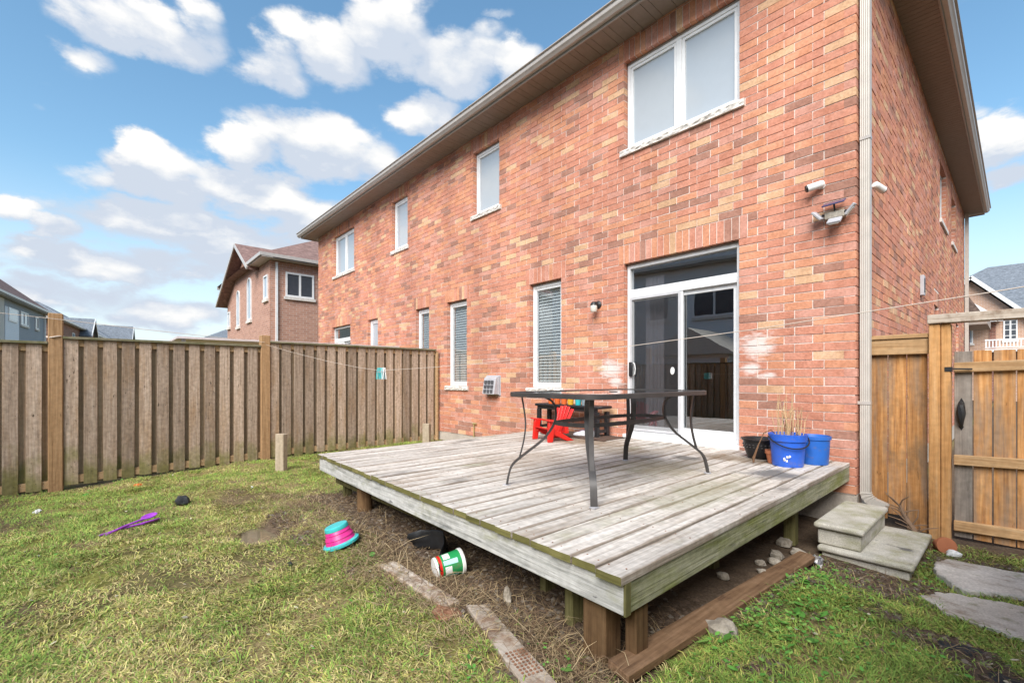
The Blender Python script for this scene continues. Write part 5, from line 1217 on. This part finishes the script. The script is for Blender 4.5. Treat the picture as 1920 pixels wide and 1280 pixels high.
cn = thing('neighbour_canopy','pale pinkish flat canopy sheet on posts behind the left fence','canopy',(-10.0,-2.3,.03))
MB().hexa([(-1.6,-2.2,1.93),(1.4,-2.2,1.93),(1.4,2.0,1.95),(-1.6,2.0,1.95)],[(-1.6,-2.2,1.965),(1.4,-2.2,1.965),(1.4,2.0,1.985),(-1.6,2.0,1.985)]).build('sheet','canopy_sheet',cn)
for sx in (-1.5,1.3):
    for sy in (-2.1,1.9): MB().box(sx-.03,sx+.03,sy-.03,sy+.03,-.3,1.93).build('post','white_vinyl',cn)

# ------------------------------------------------------------------ houses around
def far_house(name, label, loc, rz, W, D, H, wall, roof, wins, rise=2.2, ov=.4, z0=-.4, trim='gutter_metal', fe=None):
    h = thing(name, label, 'house', loc, rz)
    MB().box(0,W,0,D,z0,H).build('wall', wall, h)
    r = MB(); a, b, c, d = -ov, W+ov, -ov, D+ov; hw = min(b-a, d-c)/2
    if b-a >= d-c: top = [(a+hw,(c+d)/2),(b-hw,(c+d)/2)]
    else: top = [((a+b)/2,c+hw),((a+b)/2,d-hw)]
    zt = H+.16; vs = [(a,c,zt),(b,c,zt),(b,d,zt),(a,d,zt)]+[(x,y,zt+rise) for x,y in top]
    if b-a >= d-c: fs = [(0,1,5,4),(1,2,5),(2,3,4,5),(3,0,4),(3,2,1,0)]
    else: fs = [(0,1,4),(1,2,5,4),(2,3,5),(3,0,4,5),(3,2,1,0)]
    ro = MB().add(vs, fs).build('roof', roof, h)
    e = MB(); f0, f1 = fe or (a-.06, b+.06); e.box(f0,f1,c-.06,c,H+.05,zt+.02); e.box(a-.06,b+.06,d,d+.06,H,zt+.02); e.box(a-.06,a,c,d,H,zt+.02); e.box(b,b+.06,c,d,H+.05,zt+.02); e.box(f0,f1,c,0,H+.01,H+.03); e.box(W,b,0,d,H+.01,H+.03); e.box(a,0,0,d,H+.01,H+.03)
    e.build('eave', trim, h)
    for wspec in wins:
        face, u0, u1, za, zb = wspec[:5]; glass = wspec[5] if len(wspec) > 5 else 'far_glass'; mull = wspec[6] if len(wspec) > 6 else 1
        def bx(p0, p1, q0, q1, d0, d1):
            if face == 'f': return (p0,p1,-d1,-d0,q0,q1)
            if face == 'r': return (W+d0,W+d1,p0,p1,q0,q1)
            return (-d1,-d0,p0,p1,q0,q1)
        f = MB(); t = .07
        for p in ((u0,u0+t,za,zb),(u1-t,u1,za,zb),(u0+t,u1-t,za,za+t),(u0+t,u1-t,zb-t,zb)): f.box(*bx(*p,.0,.05))
        for k in range(1, mull): x = u0+(u1-u0)*k/mull; f.box(*bx(x-.04,x+.04,za+t,zb-t,.0,.045))
        w = f.build('window', 'white_vinyl', h); MB().box(*bx(u0+t,u1-t,za+t,zb-t,.004,.012)).build('pane', glass, w)
        MB().box(*bx(u0-.06,u1+.06,za-.12,za-.002,.0,.08)).build('sill', 'sill_stone', w)
    return h
# brick neighbour beyond the semi-detached house
nb = far_house('brick_house','pinkish brown brick house with gable and arched windows beyond the left fence',(-27.2,-.45,0),0,8.2,11,6.0,'far_brick_pink','far_shingle_brown',
    [('f',7.38,7.98,4.5,5.47),('f',.2,.75,3.95,4.75),('r',.58,1.70,4.62,5.62,'far_glass_dark',2)], rise=2.6, fe=(6.3,8.66))
for (x0, x1, z0, z1) in ((4.55,5.27,3.9,5.83),(2.36,2.95,3.8,5.57)):
    m = MB(); g_ = MB(); n = 10; xc = (x0+x1)/2; r_ = (x1-x0)/2
    out = [(x0,z0),(x1,z0)]+[(xc+r_*math.cos(R(180*i/n)), z1-r_+r_*1.0*math.sin(R(180*i/n))) for i in range(n+1)]; inn_ = [(xc+(x-xc)*.78, z0+.08+(z-z0)*.93) for x, z in out]; k = len(out)
    vs = [(x,-.05,z) for x,z in out]+[(x,-.05,z) for x,z in inn_]+[(x,0,z) for x,z in out]+[(x,-.005,z) for x,z in inn_]
    m.add(vs, [(i,(i+1)%k,k+(i+1)%k,k+i) for i in range(k)]+[(i,(i+1)%k,2*k+(i+1)%k,2*k+i) for i in range(k)]+[(k+i,k+(i+1)%k,3*k+(i+1)%k,3*k+i) for i in range(k)])
    w = m.build('arched_window','white_vinyl',nb); MB().add([(x,-.012,z) for x,z in inn_],[tuple(range(k))]).build('pane','far_glass',w); MB().box(x0-.08,x1+.08,-.08,0,z0-.12,z0).build('sill','sill_stone',w)
gl = MB(); gl.add([(.0,-.003,5.2),(6.3,-.003,5.9),(4.15,-.003,7.15),(0,.3,5.2),(6.3,.3,5.9),(4.15,.3,7.15)],[(0,1,2),(5,4,3),(0,2,5,3),(1,4,5,2),(0,3,4,1)]); gl.build('gable_wall','far_brick_pink',nb)
gr = MB()
for (p, q_) in (((-.35,5.05),(4.15,7.32)),((6.55,5.86),(4.15,7.32))):
    gr.hexa([(p[0],-.45,p[1]),(q_[0],-.45,q_[1]),(q_[0],5,q_[1]),(p[0],3,p[1])],[(p[0],-.45,p[1]+.14),(q_[0],-.45,q_[1]+.14),(q_[0],5,q_[1]+.14),(p[0],3,p[1]+.14)])
gr.build('gable_roof','far_shingle_brown',nb)
for (p, q_) in (((-.38,5.03),(4.15,7.31)),((6.58,5.84),(4.15,7.31))): MB().bar((p[0],-.47,p[1]+.06),(q_[0],-.47,q_[1]+.06),.05,.12,(0,0,1)).build('rake_board','gutter_metal',nb)
MB().box(8.21,8.29,.2,.28,-.3,5.95).build('downspout','white_vinyl',nb)
# row of sided houses far left, then the ones opposite
RZ = R(172.8); ROW0 = (-30.86,-10.62); EX = (-.992,.126)
def rowloc(t): return (ROW0[0]+EX[0]*t, ROW0[1]+EX[1]*t, 0)
gh = far_house('sided_house','grey and white sided house with brown shingle roof behind the tall left fence post',rowloc(0),RZ,16.5,9,5.95,'siding_grey','far_shingle_brown',
    [('f',10.64,12.3,4.7,5.55,'far_glass',2),('f',13.9,14.7,4.72,5.55,'far_glass_dark'),('f',2,3.6,4.6,5.6)], rise=4.3)
MB().box(7.6,10.15,-.06,-.002,-.3,5.5).build('white_panel','siding_white',gh); w = MB().box(8.1,9.75,-.10,-.061,4.68,5.49).build('window','white_vinyl',gh); MB().box(8.2,9.65,-.104,-.101,4.78,5.39).build('pane','far_glass',w)
MB().box(0,7.5,-.05,-.002,-.3,5.9).build('beige_panel','siding_beige',gh); MB().box(16.2,16.3,-.10,0,-.3,5.9).build('downspout','white_vinyl',gh)
def gable_front(h, x0, x1, z0, zp, dep, wall, roof):
    xm = (x0+x1)/2
    MB().add([(x0,-.6,-.3),(x1,-.6,-.3),(x1,-.6,z0),(xm,-.6,zp),(x0,-.6,z0),(x0,.1,-.3),(x1,.1,-.3),(x1,.1,z0),(xm,.1,zp),(x0,.1,z0)],[(0,1,2,3,4),(9,8,7,6,5),(0,5,6,1),(1,6,7,2),(2,7,8,3),(3,8,9,4),(4,9,5,0)]).build('gable_wall',wall,h)
    m = MB()
    for s in (-1,1):
        xe = xm+s*((x1-x0)/2+.35); ze = z0-.35*(zp-z0)/((x1-x0)/2)
        m.hexa([(xe,-.9,ze),(xm,-.9,zp),(xm,dep,zp),(xe,dep,ze)],[(xe,-.9,ze+.12),(xm,-.9,zp+.12),(xm,dep,zp+.12),(xe,dep,ze+.12)])
        MB().bar((xe,-.92,ze+.04),(xm,-.92,zp+.04),.05,.2,(0,0,1)).build('rake_board','white_vinyl',h)
    m.build('gable_roof',roof,h)
h2 = far_house('sided_house','dark sided house with grey roof and small white-trimmed brick gable beyond the fence',rowloc(18.5),RZ,13,9,5.9,'far_brick_red','far_shingle_grey',[('f',1.0,2.0,4.3,5.5),('f',7,8,4.4,5.4)],rise=2.9); gable_front(h2,10.4,13.6,5.6,7.1,4,'far_brick_red','far_shingle_grey')
MB().box(.2,3.4,-.05,-.002,-.3,5.6).build('white_panel','siding_white',h2)
h3 = far_house('sided_house','pale house with long sloping grey roof farther down the row of houses',rowloc(34),RZ,17,10,5.9,'siding_white','far_shingle_grey',[('f',3,4,4.3,5.5)],rise=3.6)
h4 = far_house('sided_house','distant house with grey roof and white gable at the end of the row',rowloc(54),RZ,18,10,6.0,'siding_white','far_shingle_grey',[('f',3,4,4.3,5.5)],rise=3.8); gable_front(h4,9,14,7.0,9.6,5,'siding_grey','far_shingle_grey')
far_house('grey_roof_house','small distant house with grey hip roof seen beside the pinkish brick house',(-78,4,0),0,11,9,6.0,'siding_beige','far_shingle_grey',[('f',2,3.2,4.2,5.4)],rise=2.4)
op = far_house('sided_house','grey sided house with white framed upper windows across the back fence',(-2.5,-14.22,0),RZ,13.5,9,6.1,'siding_pale','far_shingle_grey',
    [('f',4.2,6.0,3.9,5.45,'far_glass_dark',2),('f',7.0,8.0,3.9,5.45,'far_glass_dark',1),('f',9.6,10.8,3.9,5.45),('f',5.2,6.9,.8,2.3,'far_glass_dark',2),('f',1.2,2.6,3.9,5.3)],rise=2.4)
far_house('sided_house','white sided house across the back fence beside the grey sided one',(-17.5,-12.3,0),RZ,12.5,9,6.0,'siding_white','far_shingle_brown',[('f',2,3.4,4,5.4),('f',7,8.4,4,5.4)],rise=2.3)
far_house('sided_house','beige sided house across the back fence nearest the right yard edge',(12.5,-16.2,0),RZ,13,9,6.0,'siding_beige','far_shingle_grey',[('f',2,3.4,4,5.4),('f',7,8.4,4,5.4)],rise=2.3)
shd = thing('garden_shed','pale garden shed with gable roof just beyond the back fence','shed',(-6.5,-10.4,-.2)); MB().box(-1.3,1.3,-1.1,1.1,0,2.3).build('wall','siding_white',shd)
MB().add([(-1.6,1.3,2.28),(1.6,1.3,2.28),(0,1.3,3.2),(-1.6,-1.3,2.28),(1.6,-1.3,2.28),(0,-1.3,3.2)],[(0,1,2),(5,4,3),(0,2,5,3),(1,4,5,2),(0,3,4,1)]).build('roof','siding_beige',shd)
# house across the street, seen past the gate
rh_ = far_house('brick_house','tan brick house with blue-grey roof and white balcony beyond the gate',(-6.0,38,0),0,16,11,5.25,'far_brick_tan','far_shingle_grey',
    [('f',6.38,7.0,3.72,5.05,'far_glass_dark',2),('f',4.7,5.0,3.6,5.0)],rise=4.1,ov=.3)
m = MB(); m.add([(2.4,-.05,5.0),(7.4,-.05,5.0),(4.9,-.05,7.75),(2.4,.4,5.0),(7.4,.4,5.0),(4.9,.4,7.75)],[(0,1,2),(5,4,3),(0,2,5,3),(1,4,5,2),(0,3,4,1)]); m.build('gable_wall','far_brick_tan',rh_)
m = MB()
for s in (-1,1): m.hexa([(4.9+s*2.75,-.5,4.93),(4.9,-.5,7.95),(4.9,5,7.95),(4.9+s*2.75,5,4.93)],[(4.9+s*2.75,-.5,5.08),(4.9,-.5,8.1),(4.9,5,8.1),(4.9+s*2.75,5,5.08)]); MB().bar((4.9+s*2.8,-.53,4.95),(4.9,-.53,8.0),.06,.22,(0,0,1)).build('rake_board','white_vinyl',rh_)
m.build('gable_roof','far_shingle_grey',rh_)
m = MB(); m.hexa([(3.2,-1.6,5.0),(6.3,-1.6,5.0),(6.3,-.1,5.0),(3.2,-.1,5.0)],[(4.55,-1.6,6.35),(4.65,-1.6,6.35),(4.65,-.1,6.35),(4.55,-.1,6.35)]); pg = m.build('porch_gable','far_shingle_grey',rh_)
for s in (-1,1): MB().bar((4.6+s*1.65,-1.64,4.95),(4.6,-1.64,6.45),.06,.2,(0,0,1)).build('rake_board','white_vinyl',pg)
MB().box(3.1,6.4,-1.65,-1.58,4.86,5.0).build('porch_beam','white_vinyl',pg)
MB().box(5.6,9.2,-1.5,-.05,2.95,3.12).build('balcony_floor','white_vinyl',rh_)
MB().box(5.6,9.2,-1.5,-1.42,3.66,3.74).build('balcony_rail','white_vinyl',rh_); MB().box(5.6,9.2,-1.48,-1.44,3.2,3.25).build('balcony_rail','white_vinyl',rh_)
bal = MB().box(0,.06,-1.48,-1.44,3.252,3.658).mesh('baluster','white_vinyl')
for k in range(24): link('baluster', bal, rh_, (5.62+k*.15,0,0))
for (z0, z1) in ((4.0,4.04),(4.37,4.41),(4.72,4.76)): MB().box(6.45,6.93,-.03,-.013,z0,z1).build('muntin','white_vinyl',rh_)
MB().box(5.75,6.05,-.04,-.003,-.3,5.2).build('brick_pier','far_brick_red',rh_)

# ------------------------------------------------------------------ grass, weeds, straw
def blade_mesh(name, P, ang, ln, wd_, lift, curl, colr, mat_, kinds=None, parent=None):
    n = len(P); d = np.stack([np.cos(ang), np.sin(ang)], -1); s = np.stack([-d[:,1], d[:,0]], -1)
    def pt(t, off, h): 
        q_ = np.empty((n,3)); q_[:,:2] = P[:,:2]+d*(ln*t)[:,None]+s*(off)[:,None]; q_[:,2] = P[:,2]+h; return q_
    h1 = ln*lift*.75; h2 = ln*(lift-curl); bend = ln*rng.uniform(-.12,.12,n)
    V = np.stack([pt(0, -wd_/2, -.004), pt(0, wd_/2, -.004), pt(.55, bend+wd_*.4, h1), pt(.55, bend-wd_*.4, h1+wd_*.35*rng.uniform(-1,1,n)), pt(1.0, bend*2.2, h2)], 1).reshape(-1,3)
    b = (np.arange(n)*5)[:,None]; F = np.stack([b+np.array([0,1,2]), b+np.array([0,2,3]), b+np.array([3,2,4])], 1).reshape(-1,3)
    me = bpy.data.meshes.new(name); fast_mesh(me, V, F); me.polygons.foreach_set('use_smooth', np.ones(len(me.polygons), bool))
    C4 = np.ones((n,5,4), np.float32); C4[:,:,:3] = colr[:,None,:]; C4[:,4,:3] *= 1.12; C4[:,:2,:3] *= .9
    at = me.attributes.new('Col','FLOAT_COLOR','POINT'); at.data.foreach_set('color', C4.ravel()); me.materials.append(MT[mat_])
    return tag(link(name, me, parent), *(kinds or (None,None)), kind='stuff')
def inside_excl(x, y):
    ex = (x > -4.02)&(x < -.06)&(y > -3.80)                      # deep under the deck
    ex |= (x > -.06)&(x < .55)&(y > -1.22)
    ex |= ((x+3.38)/.26)**2+((y+4.44)/.17)**2 < .7+.6*vnoise(x,y,9,5)
    ex |= (x > .74)&(x < 1.38)&(y > -1.06)&(y < -.58)
    ex |= (x > .74)&(x < 1.38)&(y > -1.74)&(y < -1.36)
    ex |= (y > -3.98-(x+1.0)*.262-.02)&(y < -3.86-(x+1.0)*.262)&(x > -.98)&(x < .1)
    ex |= (x > -.16)&(x < .03)&(y > -3.86)&(y < -1.4)
    ex |= (y > .15)|(x < -7.36)
    return ex
def sample(n, x0, x1, y0, y1, near=2.2):
    xs = []; ys = []; tot = 0
    while tot < n:
        x = rng.uniform(x0,x1,n*2); y = rng.uniform(y0,y1,n*2); d = np.hypot(x-CAM[0], y-CAM[1])
        t = ((x-CAM[0])*CY+(y-CAM[1])*SY)/np.maximum(-(x-CAM[0])*SY+(y-CAM[1])*CY, 1e-3); dep = -(x-CAM[0])*SY+(y-CAM[1])*CY
        vis = (dep > .5)&(np.abs(t) < 1.45)
        keep = (rng.random(n*2) < np.minimum(1,(near/np.maximum(d,.8))**1.25))&vis&~inside_excl(x,y)
        xs.append(x[keep]); ys.append(y[keep]); tot += keep.sum()
    return np.concatenate(xs)[:n], np.concatenate(ys)[:n]
N1 = 430000
x, y = sample(N1, -7.36, 1.9, -7.6, .1)
dmk = dirtmask(x, y); keep = rng.random(N1) > dmk*.93; x, y, dmk = x[keep], y[keep], dmk[keep]; n = len(x)
clump = fbm(x, y, 5.5, 61); keep = rng.random(n) < .15+1.15*sstep(.25,.65,clump); x, y, clump = x[keep], y[keep], clump[keep]; n = len(x)
big = fbm(x, y, .9, 71); mid = fbm(x, y, 3.2, 81)
straw = np.array([.56,.48,.215]); olive = np.array([.43,.42,.115]); green = np.array([.22,.335,.065]); brown = np.array([.25,.17,.085])
rightside = sstep(-.2, .25, x)
leftg = sstep(-3.2, -6.5, x)*.10+sstep(-5.0,-6.2,y)*.06
gp_ = np.clip(sstep(.38,.70,big*.6+mid*.4+leftg+rightside*.30), 0, 1)
r1 = rng.random(n); pg_ = .13+.52*gp_**1.2; pb = .10+.10*(1-gp_)
colr = np.where((r1 < pg_)[:,None], green, np.where((r1 < pg_+.30)[:,None], olive, np.where((r1 > 1-pb)[:,None], brown, straw)))
colr = colr*rng.uniform(.62,1.30,(n,1))*(.50+.95*fbm(x,y,6.5,63))[:,None]*(1+rng.uniform(-.06,.06,(n,3)))
g_ = r1 < pg_
ln = rng.uniform(.020,.055,n)*(.8+.5*clump)*np.where(g_,1.1,1.0); wd_ = rng.uniform(.0028,.0060,n)
flow = fbm(x,y,1.4,91)*8
ang = flow+rng.normal(0,1.3,n)
lift = np.where(g_, rng.uniform(.2,.75,n), rng.uniform(.02,.38,n)); curl = rng.uniform(0,.30,n)*np.minimum(1,lift*2)
P = np.stack([x,y,gz(x,y)+np.where(g_,0,rng.uniform(0,.012,n))],-1)
blade_mesh('lawn_grass', P, ang, ln, wd_, lift, curl, colr, 'grass_blade', ('patchy short lawn of matted yellow-green grass','grass'))
# tufts: denser upright clumps
NT = 480
tx, ty = sample(NT*2, -7.3, 1.6, -7.4, -.3, 2.4); keep = (dirtmask(tx,ty) < .5)&(rng.random(len(tx)) < .3+.9*fbm(tx,ty,1.2,66)); tx, ty = tx[keep][:NT], ty[keep][:NT]; kb = 34
x = np.repeat(tx,kb)+rng.normal(0,.022,len(tx)*kb); y = np.repeat(ty,kb)+rng.normal(0,.022,len(tx)*kb); n = len(x)
tg = np.repeat(rng.random(len(tx)) < .55+.3*(tx > -.1), kb); ang = np.arctan2(y-np.repeat(ty,kb), x-np.repeat(tx,kb))+rng.normal(0,.5,n)
colr = np.where(tg[:,None], np.where((rng.random(n) < .75)[:,None], green*1.05, olive), np.where((rng.random(n) < .7)[:,None], straw, olive))*rng.uniform(.6,1.3,(n,1))
blade_mesh('grass_tufts', np.stack([x,y,gz(x,y)],-1), ang, rng.uniform(.025,.07,n), rng.uniform(.0025,.005,n), rng.uniform(.25,1.0,n), rng.uniform(.05,.5,n), colr, 'grass_blade', ('scattered taller tufts of green and straw grass in the lawn','grass'))
# dry straw round the deck front and bare spots
N2 = 90000
x, y = sample(N2, -4.9, 1.4, -4.7, -.2, 3.0)
w = np.exp(-((y+3.98)/.22)**2)*(x > -4.5)*(x < .0)+np.exp(-((x+3.7)/.35)**2-((y+3.75)/.18)**2)*1.0+.15*dirtmask(x,y)+.8*np.exp(-((x+3.55)/.5)**2-((y+4.2)/.3)**2)
keep = rng.random(N2) < np.clip(w,0,1)*.62*(.3+1.2*sstep(.3,.65,fbm(x,y,5,99))); x, y = x[keep], y[keep]
ux = rng.uniform(-4.0,-.05,5200); uy = -3.95+.8*rng.random(5200)**1.8; x, y = np.concatenate([x,ux]), np.concatenate([y,uy]); n = len(x)
colr = np.where((rng.random(n) < .45)[:,None], np.array([.40,.30,.17]), np.array([.20,.13,.075]))*rng.uniform(.6,1.25,(n,1))
blade_mesh('dead_grass', np.stack([x,y,gz(x,y)+rng.uniform(0,.03,n)],-1), rng.uniform(0,6.28,n), rng.uniform(.04,.15,n), rng.uniform(.0018,.004,n), rng.uniform(-.05,.40,n), rng.uniform(0,.35,n), colr, 'grass_blade', ('brown dead grass and straw littering the soil along the deck front','dead grass'))
N5 = 420
x, y = sample(N5*12, -4.6, .1, -4.35, -3.7, 3.0); w = np.exp(-((y+3.95)/.16)**2)*np.where((x > -3.6)|(x > -2.4), 1, .4); keep = rng.random(len(x)) < w; x, y = x[keep][:N5], y[keep][:N5]; n = len(x)
colr = np.where((rng.random(n) < .5)[:,None], np.array([.42,.32,.19]), np.array([.15,.095,.06]))*rng.uniform(.6,1.3,(n,1))
blade_mesh('dry_stalks', np.stack([x,y,gz(x,y)+rng.uniform(0,.03,n)],-1), rng.uniform(0,6.28,n), rng.uniform(.12,.36,n), rng.uniform(.0022,.0048,n), rng.uniform(0,.45,n), rng.uniform(0,.4,n), colr, 'grass_blade', ('long brown dry stalks tangled along the deck front','dry stalks'))
# broad clover-like leaves
def leaf_mesh(name, x, y, size, colr, hmax, lab):
    n = len(x); k = 6; a = rng.uniform(0,6.28,n); tl = rng.uniform(-.45,.45,(n,2)); h = rng.uniform(.3,1,n)*hmax
    t = np.linspace(0,2*np.pi,k,endpoint=False); rx_ = np.array([1,.75,.72,1,.72,.75]); V = np.empty((n,k,3))
    lx = size[:,None]*rx_*np.cos(t); ly = size[:,None]*.8*rx_*np.sin(t)
    V[:,:,0] = x[:,None]+lx*np.cos(a)[:,None]-ly*np.sin(a)[:,None]; V[:,:,1] = y[:,None]+lx*np.sin(a)[:,None]+ly*np.cos(a)[:,None]
    V[:,:,2] = (gz(x,y)+h)[:,None]+lx*tl[:,:1]+ly*tl[:,1:]
    b = (np.arange(n)*k)[:,None]; F = np.stack([b+np.array(q_) for q_ in ((0,1,2),(0,2,3),(0,3,4),(0,4,5))],1).reshape(-1,3)
    me = bpy.data.meshes.new(name); fast_mesh(me, V.reshape(-1,3), F); C4 = np.ones((n,k,4),np.float32); C4[:,:,:3] = colr[:,None,:]
    at = me.attributes.new('Col','FLOAT_COLOR','POINT'); at.data.foreach_set('color', C4.ravel()); me.materials.append(MT['weed_leaf'])
    return tag(link(name, me), lab, 'weeds', kind='stuff')
N3 = 30000
x, y = sample(N3, -7.3, 1.5, -7, -.2, 2.6)
w = 1.3*np.exp(-((x-.18)/.20)**2-((y+2.2)/.8)**2)+.75*np.exp(-((x-.62)/.10)**2-((y+.95)/.35)**2)+.40*np.exp(-((x-.3)/.35)**2-((y+2.9)/.5)**2)+.5*np.exp(-((x+.55)/.14)**2-((y+4.32)/.10)**2)+.5*np.exp(-((x+.35)/.12)**2-((y+3.98)/.06)**2)+.035*sstep(.55,.7,fbm(x,y,2.2,95))+.4*np.exp(-((x+6.7)/.5)**2-((y+5.5)/.25)**2)*.3
keep = rng.random(N3) < np.clip(w*(.35+1.1*fbm(x,y,7,97)),0,1); x, y = x[keep], y[keep]; n = len(x)
colr = np.where((rng.random(n) < .7)[:,None], np.array([.10,.27,.045]), np.array([.19,.35,.075]))*rng.uniform(.65,1.35,(n,1))
leaf_mesh('clover_weeds', x, y, rng.uniform(.006,.016,n)*np.where(rng.random(n) < .05, 2.3, 1), colr, .05, 'bright green low clover and weeds beside the deck and steps')
# pale dry leaves scattered over the lawn
x, y = sample(260, -7.2, 1.5, -7, -2, 3.0); n = len(x)
colr = np.array([.50,.46,.34])*rng.uniform(.55,1.3,(n,1))
leaf_mesh('fallen_leaves', x, y, rng.uniform(.006,.017,n), colr, .03, 'pale dry leaf scraps scattered over the lawn')
# pebbles and clods on bare soil
N4 = 11000
x, y = sample(N4*3, -4.3, 1.2, -4.3, -.3, 4); dmk = dirtmask(x,y); keep = rng.random(len(x)) < dmk; x, y = x[keep][:N4], y[keep][:N4]
ux = rng.uniform(-4.0,-.05,9000); uy = -3.95+1.1*rng.random(9000)**1.6; x, y = np.concatenate([x,ux]), np.concatenate([y,uy]); n = len(x)
ico = np.array([(0,0,1),(.9,0,.2),(.28,.85,.2),(-.72,.53,.2),(-.72,-.53,.2),(.28,-.85,.2)]); fi = np.array([(0,1,2),(0,2,3),(0,3,4),(0,4,5),(0,5,1)])
sz = rng.uniform(.004,.024,n); V = ico[None]*(sz[:,None]*rng.uniform(.7,1.3,(n,6)))[:,:,None]; V[:,:,0] += x[:,None]; V[:,:,1] += y[:,None]; V[:,:,2] = V[:,:,2]*.7+(gz(x,y))[:,None]
me = bpy.data.meshes.new('soil_clods'); fast_mesh(me, V.reshape(-1,3), ((np.arange(n)*6)[:,None,None]+fi[None]).reshape(-1,3))
colr = np.where((rng.random(n) < .2)[:,None], np.array([.19,.16,.13]), np.array([.10,.07,.05]))*rng.uniform(.6,1.3,(n,1)); C4 = np.ones((n,6,4),np.float32); C4[:,:,:3] = colr[:,None,:]
at = me.attributes.new('Col','FLOAT_COLOR','POINT'); at.data.foreach_set('color', C4.ravel()); me.materials.append(MT['grass_blade'])
tag(link('soil_clods', me), 'loose soil clods and pebbles on the bare earth under the deck edge', 'soil', kind='stuff')
